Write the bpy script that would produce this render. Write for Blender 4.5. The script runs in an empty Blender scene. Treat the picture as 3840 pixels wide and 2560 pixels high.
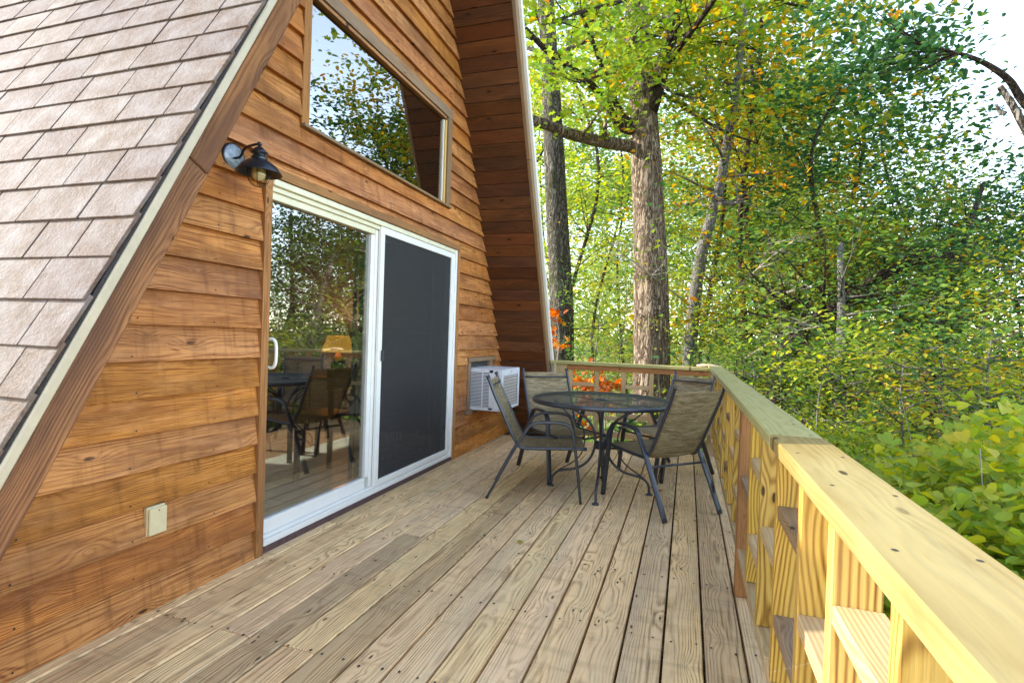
import bpy, bmesh, math, random
import numpy as np
from mathutils import Vector, Matrix, noise as mnoise
random.seed(7); np.random.seed(7)
R = math.radians
sc = bpy.context.scene
col = sc.collection

# ------------------------------------------------------------------ camera
cam_d = bpy.data.cameras.new('camera')
cam = bpy.data.objects.new('camera', cam_d); col.objects.link(cam)
cam_d.sensor_width = 36.0; cam_d.lens = 2009.93/3840*36.0
cam_d.clip_start = .05; cam_d.clip_end = 6000
FW = Vector((-.311024, .950346, -.010271)); RT = Vector((.949776, .311193, .032941)); UPV = Vector((-.034501, -.000490, .999405))
CAM = Vector((2.2205, 0.0, 1.2512))
M = Matrix.Identity(4)
for i in range(3):
    M[i][0] = RT[i]; M[i][1] = UPV[i]; M[i][2] = -FW[i]; M[i][3] = CAM[i]
cam.matrix_world = M
sc.camera = cam

# ------------------------------------------------------------------ sky, sun, exposure
SUN_TRAVEL = Vector((1.0, .13, -.46)).normalized()
elev = math.asin(-SUN_TRAVEL.z)
azim = math.atan2(-SUN_TRAVEL.x, -SUN_TRAVEL.y)
w = bpy.data.worlds.new('World'); sc.world = w; w.use_nodes = True
nt = w.node_tree; bg = nt.nodes['Background']
sky = nt.nodes.new('ShaderNodeTexSky'); sky.sky_type = 'NISHITA'; sky.sun_disc = False
sky.sun_elevation = elev; sky.sun_rotation = azim % (2*math.pi); sky.air_density = 1.0; sky.dust_density = .2; sky.ozone_density = 1.0
hs = nt.nodes.new('ShaderNodeHueSaturation'); hs.inputs['Saturation'].default_value = .70
nt.links.new(sky.outputs[0], hs.inputs['Color']); nt.links.new(hs.outputs[0], bg.inputs[0]); bg.inputs[1].default_value = .15
sun_d = bpy.data.lights.new('sun', 'SUN'); sun_d.energy = 2.0; sun_d.angle = R(.5); sun_d.color = (1, .93, .82)
sun = bpy.data.objects.new('sun', sun_d); col.objects.link(sun)
sun.rotation_euler = SUN_TRAVEL.to_track_quat('-Z', 'Y').to_euler()
sc.view_settings.view_transform = 'Standard'; sc.view_settings.look = 'None'
sc.view_settings.exposure = 2.58; sc.view_settings.gamma = 1; sc.view_settings.use_curve_mapping = False
sc.cycles.max_bounces = 8; sc.cycles.transparent_max_bounces = 24; sc.cycles.caustics_reflective = False; sc.cycles.caustics_refractive = False

# ------------------------------------------------------------------ materials
def newmat(name):
    m = bpy.data.materials.new(name); m.use_nodes = True
    return m, m.node_tree.nodes, m.node_tree.links, m.node_tree.nodes['Principled BSDF']
class G:                                    # tiny node builder
    def __init__(s, n, l): s.n = n; s.l = l
    def put(s, i, v):
        if isinstance(v, bpy.types.NodeSocket): s.l.new(v, i)
        elif isinstance(v, (tuple, list)) and len(v) == 3 and i.type == 'RGBA': i.default_value = (*v, 1)
        else: i.default_value = v
    def math(s, op, a, b=0.0, c=None, clamp=False):
        n = s.n.new('ShaderNodeMath'); n.operation = op; n.use_clamp = clamp
        s.put(n.inputs[0], a); s.put(n.inputs[1], b)
        if c is not None: s.put(n.inputs[2], c)
        return n.outputs[0]
    def vmath(s, op, a, b):
        n = s.n.new('ShaderNodeVectorMath'); n.operation = op
        s.put(n.inputs[0], a); s.put(n.inputs[1], b); return n.outputs[0]
    def comb(s, x, y, z):
        n = s.n.new('ShaderNodeCombineXYZ')
        for i, v in enumerate((x, y, z)): s.put(n.inputs[i], v)
        return n.outputs[0]
    def sep(s, v):
        n = s.n.new('ShaderNodeSeparateXYZ'); s.l.new(v, n.inputs[0]); return n.outputs
    def noise(s, v, scale=1.0, detail=3, rough=.55, dist=0):
        n = s.n.new('ShaderNodeTexNoise'); s.l.new(v, n.inputs['Vector'])
        n.inputs['Scale'].default_value = scale; n.inputs['Detail'].default_value = detail
        n.inputs['Roughness'].default_value = rough; n.inputs['Distortion'].default_value = dist
        return n.outputs['Fac']
    def vor(s, v, scale=1.0, feature='F1', out='Distance', rnd=1.0, dim='3D'):
        n = s.n.new('ShaderNodeTexVoronoi'); n.voronoi_dimensions = dim; n.feature = feature; s.l.new(v, n.inputs['Vector'])
        n.inputs['Scale'].default_value = scale; n.inputs['Randomness'].default_value = rnd
        return n.outputs[out]
    def ramp(s, f, stops):
        n = s.n.new('ShaderNodeValToRGB'); s.l.new(f, n.inputs[0]); e = n.color_ramp.elements
        while len(e) < len(stops): e.new(.5)
        for el, (p, c) in zip(e, stops):
            el.position = p; el.color = (c, c, c, 1) if isinstance(c, (int, float)) else (*c, 1)
        return n.outputs[0]
    def mix(s, f, a, b, mode='MIX'):
        n = s.n.new('ShaderNodeMix'); n.data_type = 'RGBA'; n.blend_type = mode
        s.put(n.inputs[0], f); s.put(n.inputs[6], a); s.put(n.inputs[7], b); return n.outputs[2]
    def bump(s, h, strength, dist, normal=None):
        n = s.n.new('ShaderNodeBump'); s.l.new(h, n.inputs['Height'])
        n.inputs['Strength'].default_value = strength; n.inputs['Distance'].default_value = dist
        if normal is not None: s.l.new(normal, n.inputs['Normal'])
        return n.outputs[0]

def wood(name, light, mid, dark, spacing=.010, blotch=None, blotch_amt=.5, knots=.05, bump=.5, rough=.75,
         ring_amt=.7, vary=.25, fiber=.35, sheen_col=None, center=.05, wander=.05, spec=.25, drip=0.0):
    """timber: X of the object is the length of the board, Z its thickness"""
    m, n, l, b = newmat(name); g = G(n, l)
    tc = n.new('ShaderNodeTexCoord').outputs['Object']
    rnd = n.new('ShaderNodeObjectInfo').outputs['Random']
    off = g.comb(g.math('MULTIPLY', rnd, 37.3), g.math('MULTIPLY', rnd, 171.7), g.math('MULTIPLY', rnd, 93.1))
    p = g.vmath('ADD', tc, off)
    r2 = g.math('FRACT', g.math('MULTIPLY', rnd, 17.17)); r3 = g.math('FRACT', g.math('MULTIPLY', rnd, 51.7))
    s = g.sep(tc)
    ps = g.sep(p)
    n1 = g.noise(g.comb(g.math('MULTIPLY', ps[0], .75), g.math('MULTIPLY', ps[1], 1.5), g.math('MULTIPLY', ps[2], 1.5)), 1.0, 2)
    n2 = g.noise(g.comb(g.math('MULTIPLY', ps[0], 2.1), g.math('MULTIPLY', ps[1], 9), g.math('MULTIPLY', ps[2], 9)), 1.0, 3)
    # knots
    kv = g.comb(g.math('MULTIPLY', ps[0], 2.3), g.math('MULTIPLY', ps[1], 6.5), g.math('MULTIPLY', ps[2], 6.5))
    kd = g.vor(kv, 1.0, dim='2D')
    kinf = g.math('POWER', g.math('SUBTRACT', 1.0, g.math('MINIMUM', g.math('MULTIPLY', kd, 2.6), 1.0)), 2.0)
    cy = g.math('ADD', g.math('MULTIPLY', g.math('SUBTRACT', r2, .5), .16), g.math('MULTIPLY', g.math('SUBTRACT', n1, .5), wander*2))
    cz = g.math('ADD', g.math('MULTIPLY', r3, .03), g.math('ADD', center, g.math('MULTIPLY', g.math('SUBTRACT', n1, .5), wander*2.5)))
    dy = g.math('SUBTRACT', s[1], cy); dz = g.math('ADD', s[2], cz)
    d = g.math('SQRT', g.math('ADD', g.math('MULTIPLY', dy, dy), g.math('MULTIPLY', dz, dz)))
    d = g.math('ADD', d, g.math('MULTIPLY', n2, .011))
    d = g.math('ADD', d, g.math('MULTIPLY', kinf, .020))
    ph = g.math('MULTIPLY', d, 2*math.pi/spacing)
    wv = g.math('ADD', g.math('MULTIPLY', g.math('SINE', ph), .5), .5)
    ring = g.math('POWER', wv, 1.6)
    fib = g.noise(g.comb(g.math('MULTIPLY', ps[0], 5), g.math('MULTIPLY', ps[1], 160), g.math('MULTIPLY', ps[2], 160)), 1.0, 3, .6)
    big = g.noise(g.comb(g.math('MULTIPLY', ps[0], 1.1), g.math('MULTIPLY', ps[1], 5), g.math('MULTIPLY', ps[2], 5)), 1.0, 4, .6)
    med = g.noise(g.comb(g.math('MULTIPLY', ps[0], 4.0), g.math('MULTIPLY', ps[1], 22), g.math('MULTIPLY', ps[2], 22)), 1.0, 4, .65)
    f = g.math('ADD', g.math('MULTIPLY', ring, ring_amt), g.math('MULTIPLY', g.math('SUBTRACT', fib, .5), fiber*2), clamp=True)
    c = g.ramp(f, [(0, light), (.45, mid), (1, dark)])
    if blotch:
        c = g.mix(g.math('MULTIPLY', g.ramp(big, [(.42, 0.0), (.66, 1.0)]), blotch_amt), c, blotch)
        c = g.mix(g.math('MULTIPLY', g.ramp(med, [(.5, 0.0), (.75, 1.0)]), blotch_amt*.6), c, tuple(v*.45 for v in mid))
    kk = g.ramp(kd, [(0, 1.0), (max(knots*.65, .001), 1.0), (max(knots, .002), 0.0)])
    kn = n.new('ShaderNodeTexWhiteNoise'); l.new(g.vor(kv, 1.0, out='Color', dim='2D'), kn.inputs['Vector'])
    kk = g.math('MULTIPLY', kk, g.ramp(kn.outputs['Value'], [(.55, 0.0), (.6, 1.0)]))
    c = g.mix(g.math('MULTIPLY', kk, .9), c, tuple(v*.22 for v in dark))
    if drip:
        dr = g.noise(g.comb(g.math('MULTIPLY', ps[0], 16), g.math('MULTIPLY', ps[1], 2.2), 0.0), 1.0, 4, .65)
        c = g.mix(g.math('MULTIPLY', g.ramp(dr, [(.52, 0.0), (.72, 1.0)]), drip), c, tuple(v*.35 for v in mid))
        dr2 = g.noise(g.comb(g.math('MULTIPLY', ps[0], 3.1), g.math('MULTIPLY', ps[1], 12), 4.0), 1.0, 5, .7)
        c = g.mix(g.math('MULTIPLY', g.ramp(dr2, [(.50, 0.0), (.70, 1.0)]), drip*.7), c, tuple(min(.8, v*1.05+.06) for v in light))
    hv = n.new('ShaderNodeHueSaturation')
    g.put(hv.inputs['Value'], g.math('ADD', 1-vary/2, g.math('MULTIPLY', g.math('FRACT', g.math('MULTIPLY', rnd, 7.7)), vary)))
    g.put(hv.inputs['Saturation'], g.math('ADD', .95, g.math('MULTIPLY', r2, .10)))
    g.put(hv.inputs['Hue'], g.math('ADD', .496, g.math('MULTIPLY', r3, .008)))
    l.new(c, hv.inputs['Color']); l.new(hv.outputs[0], b.inputs['Base Color'])
    b.inputs['Roughness'].default_value = rough
    b.inputs['Specular IOR Level'].default_value = spec
    h = g.math('ADD', g.math('MULTIPLY', ring, .5), g.math('ADD', g.math('MULTIPLY', fib, .8), g.math('MULTIPLY', kk, -.5)))
    l.new(g.bump(h, bump, .003), b.inputs['Normal'])
    return m

MAT = {}
MAT['deck'] = wood('weathered deck timber', (0.846, 0.586, 0.302), (0.686, 0.446, 0.215), (0.202, 0.121, 0.063), .0085, (0.585, 0.418, 0.250), .65, .04, .8, .8, .64, .44, 1.0, wander=.035, drip=.35)
MAT['siding'] = wood('stained cedar siding', (0.586, 0.245, 0.066), (0.394, 0.139, 0.032), (0.152, 0.043, 0.010), .0060, (0.223, 0.082, 0.025), .95, .06, .8, .62, .55, .28, 1.3, wander=.018, center=.06, drip=.6)
MAT['trim'] = wood('stained trim timber', (0.437, 0.201, 0.067), (0.310, 0.132, 0.039), (0.172, 0.063, 0.021), .0055, (0.196, 0.092, 0.038), .6, .05, .5, .65, .45, .15, .6, wander=.01)
MAT['frame_old'] = wood('greyed window trim', (0.300, 0.190, 0.100), (0.200, 0.110, 0.050), (0.090, 0.045, 0.022), .0055, (0.220, 0.170, 0.130), .7, .04, .6, .75, .45, .2, .6, wander=.01)
MAT['rake'] = wood('rough stained rake board', (0.289, 0.128, 0.043), (0.178, 0.072, 0.025), (0.076, 0.029, 0.014), .007, (0.102, 0.047, 0.025), .9, .03, .9, .8, .5, .15, 1.0, wander=.012)
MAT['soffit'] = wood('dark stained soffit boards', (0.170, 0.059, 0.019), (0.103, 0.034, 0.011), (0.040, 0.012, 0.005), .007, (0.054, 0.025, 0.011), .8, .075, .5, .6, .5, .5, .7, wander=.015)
MAT['rail'] = wood('yellow pine railing', (0.561, 0.351, 0.079), (0.402, 0.220, 0.035), (0.160, 0.061, 0.008), .011, (0.468, 0.299, 0.084), .5, .05, .25, .6, .8, .3, .45, wander=.07)
MAT['rail_pale'] = wood('paler pine railing', (0.521, 0.361, 0.185), (0.437, 0.281, 0.126), (0.269, 0.151, 0.059), .009, (0.370, 0.260, 0.143), .5, .04, .2, .65, .6, .25, .5, wander=.02)
MAT['cap_new'] = wood('fresh pine rail cap', (0.267, 0.186, 0.056), (0.235, 0.151, 0.040), (0.152, 0.083, 0.017), .013, (0.343, 0.272, 0.111), .7, .055, .2, .55, .5, .05, .25, wander=.03)
MAT['cap_old'] = wood('greenish pine rail cap', (0.365, 0.314, 0.126), (0.315, 0.269, 0.104), (0.221, 0.180, 0.061), .012, (0.357, 0.321, 0.140), .5, .035, .2, .6, .5, .08, .3, wander=.03)
MAT['pine_inside'] = wood('clear pine', (.62, .42, .17), (.52, .32, .11), (.36, .19, .05), .010, None, .4, .04, .1, .5, .6, .2, .2)
MAT['joist'] = wood('deck joist', (.25, .19, .12), (.18, .13, .08), (.08, .06, .04), .01)

def simple(name, colr, rough=.5, metal=0.0, nz=0.0, scale=40, bump=0.0, spec=.5):
    m, n, l, b = newmat(name); g = G(n, l)
    tc = n.new('ShaderNodeTexCoord').outputs['Object']
    if nz:
        f = g.noise(tc, scale, 4, .6)
        c = g.mix(g.ramp(f, [(.3, 0.0), (.75, 1.0)]), tuple(v*(1-nz) for v in colr), tuple(min(1, v*(1+nz*.5)) for v in colr))
        l.new(c, b.inputs['Base Color'])
        if bump: l.new(g.bump(f, bump, .004), b.inputs['Normal'])
    else: b.inputs['Base Color'].default_value = (*colr, 1)
    b.inputs['Roughness'].default_value = rough; b.inputs['Metallic'].default_value = metal
    b.inputs['Specular IOR Level'].default_value = spec
    return m
MAT['white'] = simple('white vinyl', (.78, .77, .73), .35, 0, .04, 9)
MAT['cream'] = simple('cream vinyl', (.74, .70, .50), .4, 0, .12, 9)
MAT['drip'] = simple('cream metal drip edge', (0.446, 0.382, 0.266), .5, 0, .12, 12)
MAT['tar'] = simple('black asphalt edge', (.035, .03, .03), .9, 0, .5, 90, .5)
MAT['sill_dark'] = simple('purple brown threshold', (.10, .055, .055), .7, 0, .4, 30, .3)
MAT['black_metal'] = simple('black powder coated metal', (.022, .024, .03), .38, .0, .35, 60, .05, .6)
MAT['tube'] = simple('dark slate powder coated tube', (.03, .034, .046), .33, .0, .3, 30, .04, .7)
MAT['lamp_black'] = simple('worn black lamp enamel', (.016, .022, .034), .3, .2, .5, 70, .1, .6)
MAT['lamp_plate'] = simple('weathered zinc plate', (.28, .32, .36), .45, .5, .5, 60, .1)
MAT['bulb'] = simple('unlit frosted bulb', (.80, .70, .50), .25)
MAT['almond'] = simple('almond plastic', (.66, .56, .33), .45, 0, .08, 20)
MAT['ac_white'] = simple('white appliance steel', (.70, .71, .74), .45, 0, .12, 14)
MAT['ac_dark'] = simple('dark appliance interior', (.05, .045, .04), .8, 0, .5, 30)
MAT['fins'] = simple('dusty condenser fins', (.42, .33, .22), .7, .2, .4, 60)
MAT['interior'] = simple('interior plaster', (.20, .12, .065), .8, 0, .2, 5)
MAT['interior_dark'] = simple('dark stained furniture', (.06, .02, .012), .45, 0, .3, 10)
MAT['plank_floor'] = wood('interior plank floor', (.32, .18, .09), (.24, .13, .06), (.14, .07, .03), .008)
MAT['curtain'] = simple('grey blind fabric', (.30, .33, .36), .8, 0, .2, 20)
MAT['stone'] = simple('pale weathered wood chunk', (.50, .38, .24), .8, 0, .4, 25, .5)
MAT['nail'] = simple('rusted nail head', (.03, .02, .016), .7)
MAT['logo'] = simple('grey printed mark', (.28, .26, .24), .6)

# shingles
m, n, l, b = newmat('asphalt shingle'); g = G(n, l)
tc = n.new('ShaderNodeTexCoord').outputs['Object']; rnd = n.new('ShaderNodeObjectInfo').outputs['Random']
p = g.vmath('ADD', tc, g.comb(g.math('MULTIPLY', rnd, 91.0), g.math('MULTIPLY', rnd, 33.0), 0.0))
gr = g.noise(p, 170, 2, .8); gr2 = g.noise(p, 70, 3, .7); bl = g.noise(p, 9, 4, .6)
c = g.ramp(g.math('ADD', g.math('MULTIPLY', gr, .6), g.math('MULTIPLY', gr2, .4)), [(.30, (0.058, 0.036, 0.024)), (.5, (0.100, 0.058, 0.037)), (.68, (0.188, 0.121, 0.081))])
c = g.mix(g.ramp(bl, [(.4, 0.0), (.7, .35)]), c, (0.330, 0.310, 0.300))
hv = n.new('ShaderNodeHueSaturation'); g.put(hv.inputs['Value'], g.math('ADD', .86, g.math('MULTIPLY', rnd, .26))); g.put(hv.inputs['Hue'], g.math('ADD', .49, g.math('MULTIPLY', rnd, .02)))
l.new(c, hv.inputs['Color']); l.new(hv.outputs[0], b.inputs['Base Color']); b.inputs['Roughness'].default_value = .85
l.new(g.bump(gr2, .8, .004), b.inputs['Normal']); MAT['shingle'] = m
m, n, l, b = newmat('shingle field'); g = G(n, l)       # the rest of the roof, out of the photograph
tc = n.new('ShaderNodeTexCoord').outputs['Object']; b.inputs['Roughness'].default_value = .9
gr = g.noise(tc, 120, 3, .7); l.new(g.ramp(gr, [(.3, (.2, .16, .14)), (.7, (.5, .43, .38))]), b.inputs['Base Color']); MAT['shingle_far'] = m

# glass with real reflections, slightly wavy as old panes are
def glass(name, ior, tint, wav, sx, sz):
    m, n, l, b = newmat(name); g = G(n, l); n.remove(b)
    out = n['Material Output']; tc = n.new('ShaderNodeTexCoord').outputs['Object']
    wv = g.noise(g.vmath('MULTIPLY', tc, (sx, sx, sz)), 1.0, 2, .5)
    nb = g.bump(wv, wav, .01)
    ge = n.new('ShaderNodeNewGeometry'); dt_ = n.new('ShaderNodeVectorMath'); dt_.operation = 'DOT_PRODUCT'
    l.new(ge.outputs['Normal'], dt_.inputs[0]); l.new(ge.outputs['Incoming'], dt_.inputs[1])
    co = g.math('SUBTRACT', 1.0, g.math('MINIMUM', g.math('ABSOLUTE', dt_.outputs['Value']), 1.0))
    fre = g.math('ADD', ior, g.math('MULTIPLY', g.math('POWER', co, 5.0), 1-ior))
    gl = n.new('ShaderNodeBsdfGlossy'); gl.inputs['Roughness'].default_value = .0; l.new(nb, gl.inputs['Normal'])
    tr = n.new('ShaderNodeBsdfTransparent'); tr.inputs[0].default_value = (*tint, 1)
    mx = n.new('ShaderNodeMixShader'); l.new(fre, mx.inputs[0]); l.new(tr.outputs[0], mx.inputs[1]); l.new(gl.outputs[0], mx.inputs[2])
    l.new(mx.outputs[0], out.inputs[0]); return m
MAT['glass'] = glass('door glass', .30, (.8, .82, .78), .22, 1.5, 9)
MAT['glass_top'] = glass('upper window glass', .42, (.5, .5, .5), .06, 2.0, 3.5)
MAT['globe'] = glass('lamp globe glass', .05, (.85, .85, .75), 0.0, 1, 1)
def meshy(name, colr, open_f, scale, rough=.6):
    m, n, l, b = newmat(name); g = G(n, l)
    tc = n.new('ShaderNodeTexCoord').outputs['Object']; s = g.sep(tc)
    a = g.math('ADD', g.math('MULTIPLY', g.math('SINE', g.math('MULTIPLY', s[0], scale)), .5), .5)
    c2 = g.math('ADD', g.math('MULTIPLY', g.math('SINE', g.math('MULTIPLY', s[1], scale)), .5), .5)
    f = g.math('GREATER_THAN', g.math('MULTIPLY', a, c2), 1-open_f)
    b.inputs['Base Color'].default_value = (*colr, 1); b.inputs['Roughness'].default_value = rough
    l.new(g.math('SUBTRACT', 1.0, f), b.inputs['Alpha']); return m
MAT['table_mesh'] = meshy('expanded steel mesh', (.02, .025, .034), .62, 2*math.pi/.011, .5)
MAT['screen'] = meshy('insect screen', (.020, .022, .024), .42, 2*math.pi/.0045, .8)
# sling fabric
m, n, l, b = newmat('olive brown sling weave'); g = G(n, l)
tc = n.new('ShaderNodeTexCoord').outputs['Object']; s = g.sep(tc)
wx = g.noise(g.comb(g.math('MULTIPLY', s[0], 230), g.math('MULTIPLY', s[1], 9), g.math('MULTIPLY', s[2], 9)), 1, 2, .6)
wy = g.noise(g.comb(g.math('MULTIPLY', s[0], 9), g.math('MULTIPLY', s[1], 200), g.math('MULTIPLY', s[2], 200)), 1, 2, .6)
f = g.math('MULTIPLY', g.math('ADD', wx, wy), .5)
l.new(g.ramp(f, [(.36, (.085, .065, .04)), (.5, (.31, .235, .125)), (.62, (.62, .50, .30))]), b.inputs['Base Color'])
b.inputs['Roughness'].default_value = .75; l.new(g.bump(f, .5, .002), b.inputs['Normal'])
tr = n.new('ShaderNodeBsdfTransparent'); tl = n.new('ShaderNodeBsdfTranslucent'); tl.inputs[0].default_value = (.5, .38, .16, 1)
mx = n.new('ShaderNodeMixShader'); mx.inputs[0].default_value = .35; l.new(b.outputs[0], mx.inputs[1]); l.new(tl.outputs[0], mx.inputs[2])
mx2 = n.new('ShaderNodeMixShader'); mx2.inputs[0].default_value = .06; l.new(mx.outputs[0], mx2.inputs[1]); l.new(tr.outputs[0], mx2.inputs[2])
l.new(mx2.outputs[0], n['Material Output'].inputs[0]); MAT['sling'] = m
# tiles
m, n, l, b = newmat('grey floor tile'); g = G(n, l); tc = n.new('ShaderNodeTexCoord').outputs['Object']
f = g.noise(tc, 6, 4, .6); l.new(g.ramp(f, [(.3, (.62, .64, .57)), (.7, (.78, .80, .72))]), b.inputs['Base Color']); b.inputs['Roughness'].default_value = .3; MAT['tile'] = m
# lit lamp shade
m, n, l, b = newmat('lit paper lamp shade'); b.inputs['Base Color'].default_value = (.8, .45, .12, 1)
b.inputs['Emission Color'].default_value = (1, .42, .06, 1); b.inputs['Emission Strength'].default_value = .13; MAT['shade_lit'] = m
# bark
def bark(name, c1, c2, c3, sc_=1.0, moss=None, bump=1.0):
    m, n, l, b = newmat(name); g = G(n, l); tc = n.new('ShaderNodeTexCoord').outputs['Object']
    wob = g.noise(g.vmath('MULTIPLY', tc, (7*sc_, 7*sc_, 2.5*sc_)), 1.0, 4, .6)
    v = g.vmath('ADD', g.vmath('MULTIPLY', tc, (22*sc_, 22*sc_, 3.2*sc_)), g.comb(g.math('MULTIPLY', wob, 4.0), g.math('MULTIPLY', wob, -3.0), g.math('MULTIPLY', wob, 2.0)))
    d = g.noise(v, 1.0, 5, .62, .3)
    rid = g.math('MINIMUM', g.math('MULTIPLY', g.math('ABSOLUTE', g.math('SUBTRACT', d, .5)), 9.0), 1.0)
    d2 = g.noise(g.vmath('MULTIPLY', tc, (60*sc_, 60*sc_, 16*sc_)), 1.0, 4, .7)
    big = g.noise(g.vmath('MULTIPLY', tc, (3, 3, 1.2)), 1.0, 4, .6)
    f = g.math('ADD', g.math('MULTIPLY', rid, .62), g.math('MULTIPLY', d2, .5))
    c = g.ramp(f, [(.36, c3), (.54, c2), (.80, c1)])
    c = g.mix(g.ramp(big, [(.4, 0.0), (.65, .45)]), c, c2)
    if moss: c = g.mix(g.ramp(g.noise(g.vmath('MULTIPLY', tc, (5, 5, 2)), 1.0, 4, .7), [(.5, 0.0), (.68, .6)]), c, moss)
    l.new(c, b.inputs['Base Color']); b.inputs['Roughness'].default_value = .95; b.inputs['Specular IOR Level'].default_value = .1
    l.new(g.bump(f, bump, .035), b.inputs['Normal']); return m
MAT['bark_pale'] = bark('pale flaky oak bark', (0.404, 0.315, 0.227), (0.237, 0.174, 0.117), (0.049, 0.029, 0.017), 1.0)
MAT['bark_mossy'] = bark('grey mossy bark', (0.240, 0.216, 0.176), (0.128, 0.112, 0.084), (0.028, 0.022, 0.016), 1.1, (0.056, 0.064, 0.016))
MAT['bark_grey'] = bark('smooth grey bark', (0.248, 0.230, 0.212), (0.166, 0.152, 0.138), (0.064, 0.055, 0.046), 1.6, (0.110, 0.120, 0.074), .6)
MAT['bark_dark'] = bark('dark wet bark', (0.104, 0.076, 0.056), (0.056, 0.040, 0.030), (0.018, 0.012, 0.010), 1.6, None, .7)
MAT['twig'] = simple('pale dry twig', (.30, .26, .21), .9, 0, .3, 30)

def leafmat(name, stops, trans=.42, rough=.5):
    m, n, l, b = newmat(name); g = G(n, l)
    rnd = n.new('ShaderNodeNewGeometry').outputs['Random Per Island']
    tc = n.new('ShaderNodeTexCoord').outputs['Object']
    big = g.noise(tc, .9, 3, .6)
    f = g.math('ADD', g.math('MULTIPLY', rnd, .62), g.math('MULTIPLY', g.math('SUBTRACT', big, .3), .95), clamp=True)
    c = g.ramp(f, stops)
    l.new(c, b.inputs['Base Color']); b.inputs['Roughness'].default_value = rough; b.inputs['Specular IOR Level'].default_value = .2
    tl = n.new('ShaderNodeBsdfTranslucent')
    hv = n.new('ShaderNodeHueSaturation'); hv.inputs['Value'].default_value = 1.5; hv.inputs['Saturation'].default_value = 1.1; l.new(c, hv.inputs['Color']); l.new(hv.outputs[0], tl.inputs[0])
    mx = n.new('ShaderNodeMixShader'); mx.inputs[0].default_value = trans; l.new(b.outputs[0], mx.inputs[1]); l.new(tl.outputs[0], mx.inputs[2])
    l.new(mx.outputs[0], n['Material Output'].inputs[0]); return m
GR = (0.073, 0.155, 0.035); GD = (0.034, 0.087, 0.036); GY = (0.287, 0.322, 0.044); GL = (0.164, 0.256, 0.043); YO = (0.526, 0.304, 0.033); OR = (0.526, 0.145, 0.028); RD = (0.423, 0.047, 0.033); BR = (0.175, 0.079, 0.037)
MAT['leaf_oak'] = leafmat('oak leaf turning', [(0, GR), (.3, GL), (.55, GY), (.74, (0.110, 0.213, 0.018)), (.86, YO), (.95, OR), (1, RD)])
MAT['leaf_gold'] = leafmat('golden leaf', [(0, GR), (.25, GL), (.45, GY), (.72, YO), (1, OR)])
MAT['leaf_green'] = leafmat('green leaf', [(0, GD), (.35, GR), (.65, GL), (.9, GY), (1, YO)])
MAT['leaf_dark'] = leafmat('dark green leaf', [(0, (0.031, 0.094, 0.019)), (.5, GD), (.85, GR), (1, GY)])
MAT['leaf_lime'] = leafmat('lime leaf', [(0, GL), (.25, (0.219, 0.314, 0.041)), (.5, (0.347, 0.393, 0.046)), (.75, (0.476, 0.435, 0.046)), (.9, (0.512, 0.348, 0.037)), (1, (0.365, 0.175, 0.037))], .5)
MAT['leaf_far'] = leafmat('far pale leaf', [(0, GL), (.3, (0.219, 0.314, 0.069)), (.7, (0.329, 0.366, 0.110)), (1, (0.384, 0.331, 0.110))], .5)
MAT['leaf_orange'] = leafmat('orange oak leaf', [(0, (0.255, 0.039, 0.013)), (.3, (0.408, 0.076, 0.013)), (.6, (0.468, 0.145, 0.021)), (.85, (0.468, 0.255, 0.034)), (1, (0.357, 0.340, 0.051))], .5)
m, n, l, b = newmat('forest floor'); g = G(n, l); tc = n.new('ShaderNodeTexCoord').outputs['Object']
f = g.noise(tc, 1.3, 6, .7); f2 = g.noise(tc, 14, 4, .7)
c = g.mix(g.ramp(f2, [(.35, 0.0), (.7, 1.0)]), (.09, .055, .025), (.22, .15, .06)); c = g.mix(g.ramp(f, [(.45, 0.0), (.6, .8)]), c, (.05, .10, .02))
l.new(c, b.inputs['Base Color']); b.inputs['Roughness'].default_value = 1; MAT['ground'] = m

# ------------------------------------------------------------------ object helpers
def link(o, parent=None):
    col.objects.link(o)
    if parent: o.parent = parent
    return o
def mesh_data(name, verts, faces, mat, smooth=False):
    me = bpy.data.meshes.new(name); me.from_pydata([tuple(v) for v in verts], [], faces); me.update()
    if mat: me.materials.append(MAT[mat] if isinstance(mat, str) else mat)
    if smooth: me.polygons.foreach_set('use_smooth', [True]*len(me.polygons))
    return me
def fixn(me):
    bm = bmesh.new(); bm.from_mesh(me); bmesh.ops.recalc_face_normals(bm, faces=bm.faces); bm.to_mesh(me); bm.free(); return me
OFFS = {}                                    # things whose parts are given in world coordinates
def obj(name, me, parent=None, mw=None):
    o = bpy.data.objects.new(name, me); link(o, parent)
    pre = OFFS.get(parent.name) if parent else None
    if pre is not None: mw = pre @ mw if mw is not None else pre
    if mw is not None: o.matrix_local = mw
    return o
def tag(o, label=None, cat=None, group=None, kind=None):
    if label: o['label'] = label
    if cat: o['category'] = cat
    if group: o['group'] = group
    if kind: o['kind'] = kind
    return o
def empty(name, loc=(0, 0, 0), rz=0, label=None, cat=None, group=None, kind=None, parent=None):
    o = bpy.data.objects.new(name, None); link(o, parent); o.location = loc; o.rotation_euler = (0, 0, rz); o.empty_display_size = .1
    return tag(o, label, cat, group, kind)
def frame(o, ax, ay, az):
    m = Matrix.Identity(4)
    for i in range(3): m[i][0] = ax[i]; m[i][1] = ay[i]; m[i][2] = az[i]; m[i][3] = o[i]
    return m
X, Y, Z = Vector((1, 0, 0)), Vector((0, 1, 0)), Vector((0, 0, 1))
_cache = {}
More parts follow.
